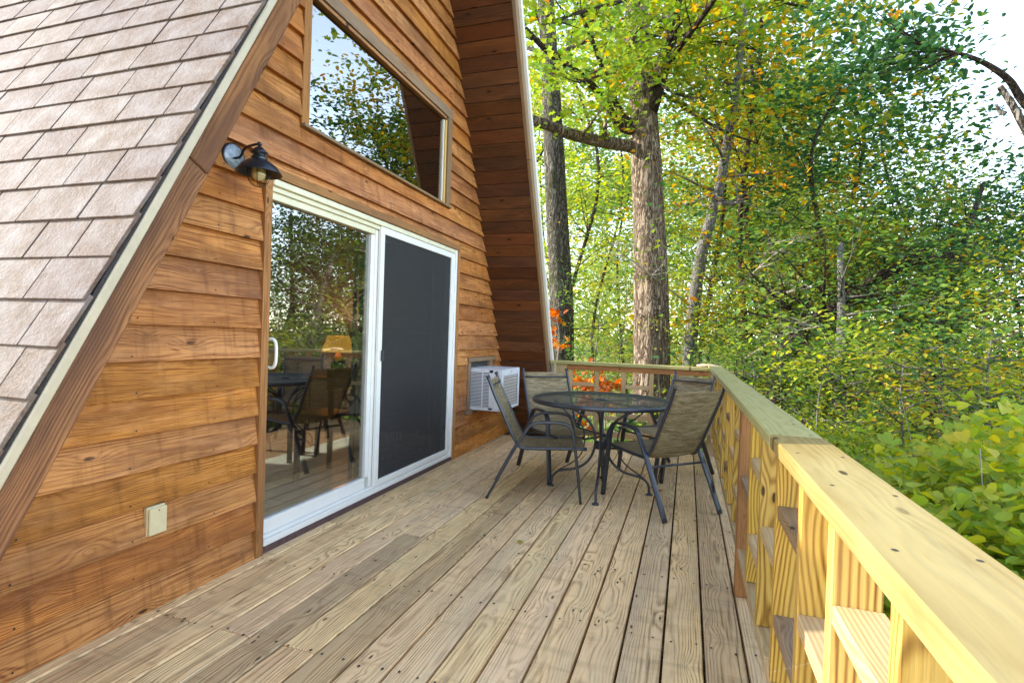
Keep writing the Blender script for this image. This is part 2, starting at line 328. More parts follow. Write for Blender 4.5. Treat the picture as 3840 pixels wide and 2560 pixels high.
def board_mesh(L, W, T, mat, ch=.003):
    key = (round(L, 3), round(W, 3), round(T, 3), mat, ch)
    if key in _cache: return _cache[key]
    bm = bmesh.new(); bmesh.ops.create_cube(bm, size=1)
    for v in bm.verts: v.co.x *= L; v.co.y *= W; v.co.z *= T
    ch = min(ch, T*.3, W*.3)
    if ch > .0005: bmesh.ops.bevel(bm, geom=list(bm.edges), offset=ch, segments=1, affect='EDGES', profile=.5)
    me = bpy.data.meshes.new('board'); bm.to_mesh(me); bm.free(); me.materials.append(MAT[mat]); _cache[key] = me
    return me
def board(name, c, ax, ay, az, L, W, T, mat, parent=None, ch=.003):
    """a board centred on c: length L along ax, width W along ay, thickness T along az"""
    return obj(name, board_mesh(L, W, T, mat, ch), parent, frame(Vector(c), ax, ay, az))
def boxm(name, lo, hi, mat, parent=None, ch=.002, long='auto'):
    """axis aligned box lo..hi, oriented so that local X runs along its longest side"""
    d = [hi[i]-lo[i] for i in range(3)]; c = [(hi[i]+lo[i])/2 for i in range(3)]
    order = sorted(range(3), key=lambda i: -d[i]); A = [X, Y, Z]
    ax, ay = A[order[0]], A[order[1]]; az = ax.cross(ay)
    return board(name, c, ax, ay, az, d[order[0]], d[order[1]], d[order[2]], mat, parent, ch)
class MB:                                    # gathers boxes into one mesh
    def __init__(s): s.v = []; s.f = []
    def add(s, v, f):
        k = len(s.v); s.v += [tuple(q) for q in v]; s.f += [tuple(i+k for i in q) for q in f]
    def box(s, lo, hi):
        x0, y0, z0 = lo; x1, y1, z1 = hi
        s.add([(x0,y0,z0),(x1,y0,z0),(x1,y1,z0),(x0,y1,z0),(x0,y0,z1),(x1,y0,z1),(x1,y1,z1),(x0,y1,z1)],
              [(0,3,2,1),(4,5,6,7),(0,1,5,4),(1,2,6,5),(2,3,7,6),(3,0,4,7)])
    def prism(s, poly, x0, x1):              # polygon in (y,z) extruded along x
        k = len(poly)
        s.add([(x0, y, z) for y, z in poly]+[(x1, y, z) for y, z in poly],
              [tuple(range(k))[::-1], tuple(range(k, 2*k))]+[(i, (i+1) % k, (i+1) % k+k, i+k) for i in range(k)])
    def build(s, name, mat, parent=None, smooth=False, mw=None):
        return obj(name, fixn(mesh_data(name, s.v, s.f, mat, smooth)), parent, mw)
def spline(P, sub=6):
    P = [Vector(p) for p in P]; out = []
    for i in range(len(P)-1):
        a = P[i-1] if i else P[0]*2-P[1]; b_, c_ = P[i], P[i+1]; d = P[i+2] if i+2 < len(P) else P[-1]*2-P[-2]
        for k in range(sub):
            t = k/sub
            out.append(.5*((2*b_)+(c_-a)*t+(2*a-5*b_+4*c_-d)*t*t+(-a+3*b_-3*c_+d)*t**3))
    out.append(P[-1]); return out
def tube_geo(P, rx, ry=None, seg=10, side=None, radii=None, rect=False):
    """tube along P; side = fixed lateral axis (rx along it, ry across)"""
    ry = ry or rx; P = [Vector(p) for p in P]; v = []; f = []
    up = Vector((.13, .21, .97)).normalized()
    for i, p in enumerate(P):
        t = (P[min(i+1, len(P)-1)]-P[max(i-1, 0)])
        t = t.normalized() if t.length > 1e-9 else Z
        if side is not None: a = Vector(side)
        else:
            if i == 0: a = t.cross(up if abs(t.dot(up)) < .9 else X).normalized()
            else: a = (a-t*a.dot(t)).normalized()
        bb = t.cross(a).normalized(); q = radii[i] if radii else 1.0
        for k in range(seg):
            an = 2*math.pi*k/seg
            ca, sa = math.cos(an), math.sin(an)
            if rect: ca, sa = math.copysign(abs(ca)**.35, ca), math.copysign(abs(sa)**.35, sa)
            v.append(p+a*(rx*q*ca)+bb*(ry*q*sa))
    for i in range(len(P)-1):
        for k in range(seg):
            f.append((i*seg+k, i*seg+(k+1) % seg, (i+1)*seg+(k+1) % seg, (i+1)*seg+k))
    f.append(tuple(range(seg))[::-1]); f.append(tuple(range((len(P)-1)*seg, len(P)*seg)))
    return v, f
def tube(name, P, r, mat, parent=None, ry=None, seg=10, side=None, radii=None, rect=False):
    v, f = tube_geo(P, r, ry, seg, side, radii, rect); return obj(name, mesh_data(name, v, f, mat, True), parent)
def lathe(name, prof, mat, parent=None, c=(0, 0, 0), seg=32, mw=None):
    v = []; f = []
    for r_, z in prof:
        for k in range(seg):
            a = 2*math.pi*k/seg; v.append((c[0]+r_*math.cos(a), c[1]+r_*math.sin(a), c[2]+z))
    for i in range(len(prof)-1):
        for k in range(seg): f.append((i*seg+k, i*seg+(k+1) % seg, (i+1)*seg+(k+1) % seg, (i+1)*seg+k))
    return obj(name, mesh_data(name, v, f, mat, True), parent, mw)

# ------------------------------------------------------------------ ground
def gz(x, y):
    dx = max(0, x-2.6); dy = max(0, y-7)
    d = math.hypot(dx, dy)
    z = -1.0-.22*d if d < 40 else -9.8-.05*(min(d, 160)-40)
    if x < 2.6 and y < 7: z = -1.0
    return z+.25*mnoise.noise(Vector((x*.2, y*.2, 0)))*min(1, d/5)
xs = [-3000, -600, -150, -60]+[x for x in range(-40, 81, 4)]+[110, 160, 300, 800, 3000]
ys = [-3000, -600, -150, -60]+[y for y in range(-40, 81, 4)]+[110, 160, 300, 800, 3000]
gv = [(x, y, gz(x, y)) for y in ys for x in xs]; nx = len(xs)
gf = [(j*nx+i, j*nx+i+1, (j+1)*nx+i+1, (j+1)*nx+i) for j in range(len(ys)-1) for i in range(nx-1)]
tag(obj('ground', mesh_data('ground', gv, gf, 'ground', True)), kind='structure')

# ------------------------------------------------------------------ deck
deck = empty('deck_floor', (0, 0, 0), kind='structure')
PIT = .159; BT = .036
YEND = 6.44
joist_y = [1.735+.605*k for k in range(-7, 9)]
rows = []
for k in range(0, 18):
    xr = 2.485+PIT-PIT*k                      # right edge line of the row
    x0, x1 = xr-PIT+.0045, xr-.0045
    cuts = []
    if k in (11, 13, 15): cuts = [1.735]
    elif k == 14: cuts = [4.155]
    elif k in (12, 16): cuts = [2.96]
    elif k == 10: cuts = [.53, 5.37]
    elif k == 7: cuts = [.53]
    elif k % 4 == 1: cuts = [-.7, 5.37]
    elif k % 3 == 2: cuts = [-.1]
    if k == 0: cuts = [2.93]
    ends = [-1.9]+cuts+[YEND+random.uniform(-.01, .02)]
    for a, b_ in zip(ends[:-1], ends[1:]):
        dz = random.uniform(-.0015, .0015)
        board('deck_board', ((x0+x1)/2, (a+b_)/2, -BT/2+dz), Y, -X, Z, b_-a-.003, x1-x0-random.uniform(0, .0025), BT, 'deck', deck, .004)
    rows.append((x0, x1))
for jy in joist_y: boxm('joist', (-.4, jy-.019, -.29), (2.62, jy+.019, -.038), 'joist', deck)
boxm('rim_joist', (2.622, -1.9, -.29), (2.66, YEND, -.04), 'joist', deck); boxm('rim_joist', (-.4, YEND-.05, -.29), (2.62, YEND-.012, -.04), 'joist', deck)
mb = MB()
for x0, x1 in rows:
    for jy in joist_y:
        for fx in (.2, .8):
            cx_ = x0+(x1-x0)*fx+random.uniform(-.008, .008); cy_ = jy+random.uniform(-.014, .014); r_ = random.uniform(.0045, .0065)
            mb.add([(cx_+r_*math.cos(a*math.pi/3), cy_+r_*1.3*math.sin(a*math.pi/3), .0025) for a in range(6)], [tuple(range(6))])
tag(mb.build('nail_head', 'nail', deck), kind='stuff')

# ------------------------------------------------------------------ cabin
TA = 1.975; YL0 = .5242; YR0 = 6.7457; YA = (YL0+YR0)/2; ZA = (YA-YL0)*TA
cabin = empty('cabin', (0, YA, 0), label='brown A-frame cabin with clapboard gable and steep shingled roof on the left', cat='cabin')
CB = Matrix.Translation((0, -YA, 0))
cab = cabin
OFFS[cabin.name] = CB
def inC(o): return o
def hroof(y): return max(0, min((y-YL0)*TA, (YR0-y)*TA))
OP = [(2.33, 4.93, -.1, 2.135), (2.60, 4.66, 2.435, 3.36), (5.215, 6.075, .40, 1.01)]
# sheathing with its openings
mb = MB(); cutsy = sorted({YL0, 2.38, 2.66, YA, 4.62, 4.87, 5.33, 5.90, YR0})
holes = [(2.38, 4.87, .0, 2.09), (2.66, 4.62, 2.47, 3.25), (5.33, 5.90, .46, .97)]
for a, b_ in zip(cutsy[:-1], cutsy[1:]):
    zs = [(-.25, None)]
    hh = sorted([h for h in holes if h[0] <= a+1e-6 and h[1] >= b_-1e-6], key=lambda h: h[2])
    lo = -.25
    for h in hh:
        mb.prism([(a, lo), (b_, lo), (b_, h[2]), (a, h[2])], -.12, -.002); lo = h[3]
    poly = [(a, lo), (b_, lo), (b_, hroof(b_)), (a, hroof(a))]
    if hroof(a) < lo+.01 and hroof(a) <= .001: poly = [(a, lo), (b_, lo), (b_, hroof(b_)), (a, 0)]
    mb.prism(poly, -.12, -.002)
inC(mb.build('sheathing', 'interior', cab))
# clapboards: each one a tapered board clipped by openings and roof line
EX = .156
def clap(ya0, yb0, zl, zh, zbase, yat, ybt):
    th = lambda z: .036-(z-zbase)/(EX+.016)*.031
    ym = (ya0+yb0)/2; zm = (zl+zh)/2
    t0, t1 = th(zl), th(zh)
    v = []
    for x_, z_, (a, b_) in ((0, zl, (ya0, yb0)), (t0, zl, (ya0, yb0)), (t1, zh, (yat, ybt)), (0, zh, (yat, ybt))):
        v.append((a-ym, z_-zm, x_)); v.append((b_-ym, z_-zm, x_))
    f = [(0, 1, 3, 2), (2, 3, 5, 4), (4, 5, 7, 6), (6, 7, 1, 0), (0, 2, 4, 6), (1, 7, 5, 3)]
    me = fixn(mesh_data('siding_board', v, f, 'siding'))
    inC(obj('siding_board', me, cab, frame(Vector((random.uniform(0, .0015), ym, zm)), Y, Z, X)))
nC = int(ZA/EX)+1
for k in range(nC):
    zb = k*EX; zl = zb; zh = min(zb+EX+.012, ZA-.02)
    if zh-zl < .03: continue
    L = lambda z: YL0+z/TA; Rr = lambda z: YR0-z/TA
    segs = [[L(zl), Rr(zl)]]
    # break points of openings which overlap this course
    ops = [o for o in OP if o[2] < zb+EX-.005 and o[3] > zb+.005]
    pieces = []; cur = L(zl)
    for o in sorted(ops):
        pieces.append((cur, o[0], zl, zh))
        if o[2] > zl+.012: pieces.append((o[0], o[1], zl, o[2]))
        if o[3] < zh-.02: pieces.append((o[0], o[1], max(zl, o[3]), zh))
        cur = o[1]
    pieces.append((cur, Rr(zl), zl, zh))
    for a, b_, z0, z1 in pieces:
        if b_-a < .03: continue
        if not ops and b_-a > 3 and k % 2:      # a butt joint in the long runs
            c_ = YA+random.uniform(-.8, .8)
            parts = [(a, c_-.001), (c_+.001, b_)]
        else: parts = [(a, b_)]
        for p0, p1 in parts:
            a0 = max(p0, L(z0)); b0 = min(p1, Rr(z0)); a1 = max(p0, L(z1)); b1 = min(p1, Rr(z1))
            if b0-a0 < .02: continue
            clap(a0, b0, z0, z1, zb, min(a1, b1), max(a1, b1))
mb = MB(); mbs = MB()
for k in range(nC-3):
    for y_ in [YL0+.3+.405*i for i in range(15)]:
        z_ = k*EX+.022+random.uniform(-.004, .006); yy = y_+random.uniform(-.02, .02)
        if not (YL0+z_/TA+.1 < yy < YR0-z_/TA-.1): continue
        if any(o_[0]-.02 < yy < o_[1]+.02 and o_[2]-.02 < z_ < o_[3]+.02 for o_ in OP): continue
        r_ = .0042; mb.add([(.0345+.001, yy+r_*math.cos(a*math.pi/3), z_+r_*math.sin(a*math.pi/3)) for a in range(6)], [tuple(range(6))])
tag(mb.build('siding_nail', 'nail', cab), kind='stuff')
# roof slabs
def nrm(side):                              # outward normal, up-slope direction
    s = -1 if side < 0 else 1
    nn = Vector((0, s*TA, 1)).normalized(); uu = Vector((0, -s, TA)).normalized(); return nn, uu
XB = -6.0
for side in (-1, 1):
    nn, uu = nrm(side); base = Vector((0, YL0 if side < 0 else YR0, 0))
    S = ZA/uu.z
    p0 = base+uu*(-.55)+nn*.021; p1 = base+uu*S+Vector((0, 0, .021/nn.z))
    q0 = p0+nn*.089; q1 = p1+Vector((0, 0, .089/nn.z))
    mb = MB(); mb.prism([(p0.y, p0.z), (p1.y, p1.z), (q1.y, q1.z), (q0.y, q0.z)], XB, .605)
    inC(mb.build('roof', 'shingle_far', cab))
    r0, r1 = q0+nn*.006, q1+nn*.006
    # rake boards on the gable edge and the cream drip edge above them
    ax = uu; ay = nn
    joints = [-.42, 1.98, S-.02] if side < 0 else [-.1, 3.4, S-.02]
    for a, b_ in zip(joints[:-1], joints[1:]):
        c_ = base+uu*((a+b_)/2)+nn*.043+X*.626
        az = ax.cross(ay)
        inC(board('rake_board', c_, ax, ay, az, b_-a-.003, .088, .038, 'rake' if side < 0 else 'frame_old', cab, .005))
    a, b_ = joints[0], S+.03
    wd = .028 if side < 0 else .046
    c_ = base+uu*((a+b_)/2)+nn*(.087+wd/2)+X*(.625 if side < 0 else .636)
    inC(board('drip_edge', c_, ax, ay, ax.cross(ay), b_-a, wd, .056 if side < 0 else .078, 'drip' if side < 0 else 'white', cab, .004))
    c_ = base+uu*((a+b_)/2)+nn*.116+X*.59
    inC(board('shingle_edge', c_, ax, ay, ax.cross(ay), b_-a, .018, .11, 'tar', cab, .004))
# shingle tabs of the left slope
nn, uu = nrm(-1); base = Vector((0, YL0, 0)); az = nn
EXS = .1455; s0 = -1.45
plane_off = .128
ref = Vector((.645, 1.291, 1.561)); s_ref = (ref-base).dot(uu)-.049-.0   # a course line measured on the photograph
k = 0
tilt = .05
U2 = (uu*math.cos(tilt)-nn*math.sin(tilt)).normalized(); N2 = (nn*math.cos(tilt)+uu*math.sin(tilt)).normalized()
for j in range(-9, 14):
    s_low = s_ref+j*EXS
    if s_low < -.5: continue
    xr = .652+random.uniform(-.006, .006); first = True
    xmin = -.75-.13*(j+9)
    while xr > xmin:
        wdt = random.choice((.20, .23, .26, .29, .33)) if not first else random.uniform(.10, .30); first = False
        W_ = EXS+.02; dzz = random.uniform(0, .0025)
        c_ = base+X*(xr-wdt/2)+uu*(s_low)+nn*(plane_off+.008+dzz)+U2*(W_/2)
        v, T_ = None, .011
        o = inC(board('shingle', c_, X, U2, N2, round(wdt, 2)-.006, W_, T_, 'shingle', cab, .0015))
        xr -= round(wdt, 2)
# soffit planks of the right slope
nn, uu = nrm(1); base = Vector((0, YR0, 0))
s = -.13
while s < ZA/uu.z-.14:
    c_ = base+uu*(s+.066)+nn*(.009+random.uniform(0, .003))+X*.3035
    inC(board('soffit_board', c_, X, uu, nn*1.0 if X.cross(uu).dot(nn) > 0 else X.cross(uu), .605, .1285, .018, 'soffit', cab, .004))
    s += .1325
# corner bead where siding meets the soffit
c_ = base+uu*1.9+Vector((0, -.012, 0))+X*.026
# trims round the door
def cbox(name, lo, hi, mat, ch=.003, par=None): return inC(boxm(name, lo, hi, mat, par or cab, ch))
cbox('door_trim', (-.002, 2.325, .001), (.042, 2.378, 2.078), 'trim'); cbox('door_trim', (-.002, 4.872, .001), (.042, 4.925, 2.078), 'trim')
cbox('door_trim', (-.002, 2.325, 2.080), (.040, 4.925, 2.132), 'trim')
cbox('threshold', (-.12, 2.38, -.002), (.030, 4.87, .034), 'sill_dark')
# upper window
win = empty('window', (0, 0, 0), parent=cab); win.location = (0, -YA, 0)
cbw = lambda name, lo, hi, mat, ch=.003: boxm(name, lo, hi, mat, win, ch)
cbw('casing', (-.002, 2.602, 2.436), (.030, 2.648, 3.358), 'trim'); cbw('casing', (-.002, 4.57, 2.462), (.036, 4.658, 3.27), 'frame_old')
cbw('casing', (-.002, 2.650, 3.272), (.036, 4.658, 3.358), 'frame_old'); cbw('sill', (-.1, 2.60, 2.438), (.055, 4.66, 2.458), 'frame_old')
cbw('jamb', (-.22, 2.650, 2.460), (.026, 2.672, 3.268), 'trim'); cbw('jamb', (-.30, 4.545, 2.460), (.020, 4.568, 3.24), 'pine_inside')
cbw('jamb', (-.30, 2.674, 3.242), (.026, 4.543, 3.268), 'trim'); cbw('jamb', (-.22, 2.674, 2.460), (-.03, 4.543, 2.474), 'pine_inside')
boxm('glass', (-.012, 2.674, 2.475), (-.008, 4.543, 3.240), 'glass_top', win, 0)
boxm('glazing_spacer', (-.020, 4.530, 2.476), (.004, 4.542, 3.238), 'white', win, .001)

# sliding door
sd = empty('sliding_door', (0, 0, 0), parent=cab); sd.location = (0, -YA, 0)
db = lambda name, lo, hi, mat, ch=.003: boxm(name, lo, hi, mat, sd, ch)
db('frame', (-.10, 2.380, .036), (.018, 2.398, 2.076), 'white'); db('frame', (-.10, 4.835, .036), (.034, 4.868, 2.076), 'white')
db('frame', (-.10, 2.399, 2.040), (.030, 4.834, 2.076), 'cream'); db('frame', (-.10, 2.399, .036), (.026, 4.834, .070), 'white')
db('head_track', (-.08, 2.399, 2.010), (.012, 3.50, 2.039), 'cream')
db('head_track', (-.08, 2.399, 1.968), (-.002, 3.46, 2.009), 'cream')
db('track', (-.05, 2.399, .071), (.010, 4.834, .088), 'white')
db('sash_rail', (-.060, 2.40, .089), (-.012, 3.43, .168), 'white'); db('stile', (-.060, 3.425, .169), (-.012, 3.47, 1.966), 'white')
db('stile', (-.060, 2.400, .169), (-.012, 2.412, 1.966), 'white')
db('glass', (-.040, 2.413, .170), (-.035, 3.424, 1.965), 'glass', 0)
db('stile', (-.100, 3.472, .089), (-.005, 3.520, 2.008), 'white')
db('glass', (-.085, 3.521, .089), (-.080, 4.834, 2.008), 'glass', 0)
# insect screen panel
db('screen_frame', (.000, 3.500, .089), (.024, 3.552, 2.038), 'white'); db('screen_frame', (.000, 4.758, .089), (.024, 4.832, 2.038), 'white')
db('screen_frame', (.000, 3.553, .089), (.024, 4.757, .128), 'white'); db('screen_frame', (.000, 3.553, 1.985), (.024, 4.757, 2.038), 'white')
me = mesh_data('insect_screen', [(-.602, -.929, 0), (.602, -.929, 0), (.602, .929, 0), (-.602, .929, 0)], [(0, 1, 2, 3)], 'screen')
obj('insect_screen', me, sd, frame(Vector((.012, 4.155, 1.0565)), Y, Z, X))
db('latch', (.024, 3.535, 1.03), (.048, 3.560, 1.11), 'black_metal')
hp = spline([(-.012, 2.418, 1.185), (.03, 2.418, 1.19), (.052, 2.418, 1.165), (.056, 2.418, 1.11), (.052, 2.418, 1.055), (.03, 2.418, 1.03), (-.012, 2.418, 1.035)])
tube('handle', hp, .009, 'white', sd)
# wood round the air conditioner
cbox('vent_trim', (-.002, 5.250, .452), (.032, 5.312, .958), 'frame_old'); cbox('vent_trim', (-.002, 5.22, .960), (.045, 6.07, 1.005), 'frame_old')
cbox('vent_trim', (-.002, 5.905, .452), (.032, 5.985, .958), 'frame_old'); cbox('vent_trim', (-.002, 5.225, .405), (.045, 6.02, .450), 'frame_old')
cbox('vent_panel', (-.03, 5.33, .90), (-.01, 5.90, .97), 'ac_dark')
cbox('vent_trim', (-.002, 5.214, .45), (.012, 5.249, .96), 'trim')

# interior of the cabin
boxm('interior_floor', (XB, .0, -.10), (-.13, 6.7, .02), 'plank_floor', None).name = 'interior_floor'
bpy.data.objects['interior_floor']['kind'] = 'structure'
tf = empty('tile_floor', (0, 0, 0), kind='structure')
for i in range(4):
    for j in range(13): board('floor_tile', (-.13-.165-i*.335, 1.6+j*.335, .025), X, Y, Z, .33, .33, .01, 'tile', tf, .001)
nn, uu = nrm(1)
mb = MB()
for a, b_ in ((.3, 2.4), (2.4, YA), (YA, 5.0), (5.0, 6.9)):
    lo = 2.3 if 2.3 < a+.2 and b_ < 5.2 else -.1
    mb.prism([(a, lo), (b_, lo), (b_, max(lo, hroof(b_)+.1)), (a, max(lo, hroof(a)+.1))] if b_ < 6.9 and a > .4 else ([(a, -.1), (b_, -.1), (b_, hroof(b_)+.1)] if a < 1 else [(a, -.1), (b_, -.1), (a, hroof(a)+.1)]), XB-.1, XB)
mb.box((XB-.1, 2.4, -.1), (XB, 5.0, 1.1)); mb.box((XB-.1, 2.4, 1.1), (XB, 3.3, 2.35))  # opening added in this unseen back wall to let sunlight into the room
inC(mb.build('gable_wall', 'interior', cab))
bl = empty('door_blind', (-.2, 3.64, .1), label='grey vertical blinds bunched behind the middle of the glass door', cat='blind')
for i in range(4): boxm('blind_slat', (-.05+.02*(i % 2), -.08+i*.045, 0), (-.035+.02*(i % 2), -.045+i*.045, 1.86), 'curtain', bl)
lt = empty('side_table', (-1.9, 5.66, .02), label='small dark table under the lit lamp indoors', cat='table')
boxm('tabletop', (-.3, -.25, .62), (.3, .25, .66), 'interior_dark', lt)
for sx in (-1, 1):
    for sy in (-1, 1): boxm('leg', (sx*.26-.02, sy*.21-.02, 0), (sx*.26+.02, sy*.21+.02, .619), 'interior_dark', lt)
tl = empty('table_lamp', (-1.9, 5.66, .681), label='lit table lamp with an orange shade seen through the glass door', cat='lamp')
lathe('lamp_base', [(.0, 0), (.09, 0), (.09, .02), (.03, .05), (.07, .16), (.03, .28), (.012, .30), (.012, .34), (0, .34)], 'interior_dark', tl)
lathe('lamp_shade', [(.20, .30), (.13, .50), (.127, .50), (.196, .30)], 'shade_lit', tl)
ld = bpy.data.lights.new('bulb_light', 'POINT'); ld.energy = 2.5; ld.color = (1, .6, .25); ld.shadow_soft_size = .06
lo = bpy.data.objects.new('bulb_light', ld); link(lo, tl); lo.location = (0, 0, .42)
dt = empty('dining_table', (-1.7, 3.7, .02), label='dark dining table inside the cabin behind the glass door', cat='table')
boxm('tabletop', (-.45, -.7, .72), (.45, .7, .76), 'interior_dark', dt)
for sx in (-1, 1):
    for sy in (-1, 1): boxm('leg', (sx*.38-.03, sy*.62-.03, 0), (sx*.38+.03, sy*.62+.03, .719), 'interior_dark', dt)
for (x_, y_, rz, lb) in ((-1.0, 3.4, R(90), 'dark red dining chair indoors nearest the glass door'), (-1.0, 4.2, R(90), 'dark dining chair indoors behind the insect screen')):
    ch = empty('dining_chair', (x_, y_, .02), rz, label=lb, cat='chair', group='dining chairs inside the cabin')
    boxm('seat', (-.21, -.2, .43), (.21, .22, .47), 'interior_dark', ch); boxm('backrest', (-.2, -.22, .70), (.2, -.20, .95), 'interior_dark', ch)
    for sx in (-1, 1):
        boxm('leg', (sx*.19-.018, -.26, 0), (sx*.19+.018, -.223, .96), 'interior_dark', ch)
        boxm('leg', (sx*.19-.018, .17, 0), (sx*.19+.018, .205, .429), 'interior_dark', ch)

# ------------------------------------------------------------------ wall lamp, outlet, air conditioner
wl = empty('wall_lamp', (.02, 2.12, 2.10), label='black barn style wall lamp with a bare bulb above the left corner of the door', cat='lamp')
pm = Matrix.Rotation(R(90), 4, 'Y')
lathe('wall_plate', [(0, .0), (.062, .0), (.066, .006), (.060, .014), (.0, .016)], 'lamp_plate', wl, mw=pm)
lathe('plate_rim', [(.060, -.003), (.070, -.001), (.070, .010), (.061, .013)], 'lamp_black', wl, mw=pm)
tube('arm', spline([(.014, 0, -.005), (.045, -.002, -.004), (.062, -.004, .010), (.074, -.006, .028), (.10, -.010, .041), (.14, -.015, .045), (.182, -.019, .046)]), .0065, 'lamp_black', wl)
lc = (.186, -.02, 0)
lathe('finial', [(0, .055), (.009, .052), (.012, .044), (.009, .036), (.004, .032)], 'lamp_black', wl, lc)
sh = lathe('shade', [(.004, .034), (.016, .028), (.040, .004), (.041, .000), (.027, -.006), (.026, -.015), (.034, -.018), (.038, -.028), (.034, -.033), (.050, -.038), (.082, -.062), (.104, -.094), (.106, -.099), (.102, -.097), (.080, -.066), (.050, -.044), (.030, -.035)], 'lamp_black', wl, lc, 40)
lathe('bulb', [(.014, -.040), (.018, -.055), (.030, -.078), (.033, -.098), (.028, -.118), (.016, -.130), (0, -.134)], 'bulb', wl, lc, 24)
lathe('globe', [(.030, -.040), (.042, -.06), (.047, -.09), (.046, -.120), (.034, -.146), (.012, -.159), (0, -.160)], 'globe', wl, lc, 24)
for an in (0, 90):
    dx, dy = math.cos(R(an+35)), math.sin(R(an+35))
    tube('cage_wire', spline([(lc[0]+dx*r_, lc[1]+dy*r_, z_) for r_, z_ in ((-.045, -.05), (-.051, -.10), (-.038, -.146), (0, -.164), (.038, -.146), (.051, -.10), (.045, -.05))], 4), .0018, 'lamp_black', wl, seg=5)
oc = empty('outlet_cover', (.014, 1.748, .395), label='almond plastic outlet cover low on the siding left of the door', cat='outlet')
boxm('cover_base', (0, -.043, -.064), (.022, .043, .064), 'almond', oc, .004); boxm('lid', (.023, -.040, -.060), (.034, .043, .056), 'almond', oc, .004)
boxm('screw', (.0345, .0, .042), (.0355, .005, .047), 'nail', oc, 0)
ac = empty('air_conditioner', (0, 5.35, .445), label='white window air conditioner sticking out of the wall beside the chairs', cat='air conditioner')
D_, W_, H_ = .372, .62, .445
mb = MB()
mb.box((-.3, 0.012, 0.01), (D_-.012, W_-.012, H_-.012)); mb.build('core', 'ac_dark', ac)
bs = lambda nm, lo, hi, mt='ac_white', ch=.002: boxm(nm, lo, hi, mt, ac, ch)
bs('top_panel', (-.3, 0, H_-.011), (D_, W_, H_), ch=.004); bs('base_pan', (-.3, 0, 0), (D_, W_, .009), ch=.004)
for lo, hi in (((0, 0, .01), (D_-.1, .010, .035)), ((0, 0, H_-.04), (D_-.1, .010, H_-.012)), ((D_-.145, 0, .01), (D_-.012, .010, H_-.012)), ((D_-.145-.082*1.02, 0, .036), (D_-.145-.070, .010, H_-.041))):
    if lo[0] < D_-.15 or True: bs('side_panel', lo, hi)
bs('side_panel', (-.3, W_-.01, .01), (D_-.012, W_, H_-.012))
for i in range(24):
    z_ = .040+i*.0152
    if z_ > H_-.05: break
    bs('louver', (0.004, -.001, z_), (D_-.146, .009, z_+.0075), ch=0)
bs('rear_frame', (D_-.011, 0, .01), (D_, .055, H_-.012)); bs('rear_frame', (D_-.011, W_-.05, .01), (D_, W_, H_-.012))
bs('rear_frame', (D_-.011, .056, .01), (D_, W_-.051, .035)); bs('rear_frame', (D_-.011, .056, H_-.07), (D_, W_-.051, H_-.012))
bs('condenser', (D_-.0115, .06, .036), (D_-.009, W_-.075, H_-.071), 'fins', 0)
for i in range(10): bs('grille_bar', (D_-.006, .056, .055+i*.034), (D_-.001, W_-.051, .060+i*.034), ch=0)
for i in range(18): bs('grille_wire', (D_-.0075, .075+i*.027, .036), (D_-.0060, .0775+i*.027, H_-.071), ch=0)
mb = MB()
for a, b_, c_, d_ in ((.0, .030, .012, .015), (.008, .012, -.010, .012), (.020, .024, -.010, .012), (.0, .030, -.014, -.011), (.034, .050, -.002, .002)): mb.box((D_+.0005, .285+a, H_-.036+c_), (D_+.0012, .285+b_, H_-.036+d_))
mb.build('badge', 'logo', ac)

# ------------------------------------------------------------------ railings
XI = 2.490
rr = empty('deck_railing', (2.53, 2.4, 0), label='yellow pine railing along the right side of the deck with a broad flat cap', cat='railing'); OFFS[rr.name] = Matrix.Translation((-2.53, -2.4, 0))
def rb(nm, lo, hi, mt, root, ch=.003):
    return boxm(nm, lo, hi, mt, root, ch)
ZC = .9964
o = rb('top_rail', (2.4515, -1.2, ZC-.0385), (2.5915, 1.672, ZC+.001), 'cap_new', rr, .004); o['label'] = 'bright yellow newer cap board nearest the camera'
o = rb('top_rail', (2.4515, 1.675, ZC-.0385), (2.5915, 6.36, ZC-.001), 'cap_old', rr, .004); o['label'] = 'greenish cap board running to the far corner'
bal = [-.47, -.15, .17, .49, .81, 1.13, 1.43, 1.765, 2.10, 2.47, 2.86, 3.28, 3.62, 3.96, 4.30, 4.64, 4.98, 5.32, 5.66, 6.0, 6.30]
for i, y_ in enumerate(bal):
    if abs(y_-2.86) < .01:
        o = rb('post', (XI-.004, y_, .002), (XI+.085, y_+.089, ZC-.039), 'trim', rr, .004); o['label'] = 'redder post among the yellow balusters'; continue
    if abs(y_-6.30) < .01: rb('post', (XI-.03, y_, -.2), (XI+.075, y_+.089, ZC-.039), 'rail_pale', rr, .004); continue
    dx = random.uniform(-.003, .003)
    rb('baluster', (XI+dx, y_, .243), (XI+.085+dx, y_+.036, ZC-.0385), 'rail', rr, .003)
mode = 0
for i in range(len(bal)-1):
    a = bal[i]+(.089 if abs(bal[i]-2.86) < .01 else .036)+.001; b_ = bal[i+1]-.001
    hi_ = (i % 2 == 0)
    # bay before the baluster at 1.13 holds the high pair
    hi_ = ((i-4) % 2 == 0)
    for z_ in ((.775, .445) if hi_ else (.605,)):
        z_ += random.uniform(-.008, .008)
        rb('spacer_block', (XI+.002, a, z_-.038), (XI+.087, b_, z_), 'rail_pale' if i % 3 else 'frame_old', rr, .003)
rb('bottom_rail', (XI, -1.2, .203), (XI+.089, 1.90, .241), 'rail_pale', rr); rb('bottom_rail', (XI, 1.903, .203), (XI+.089, 6.298, .241), 'rail_pale', rr)
mb = MB()
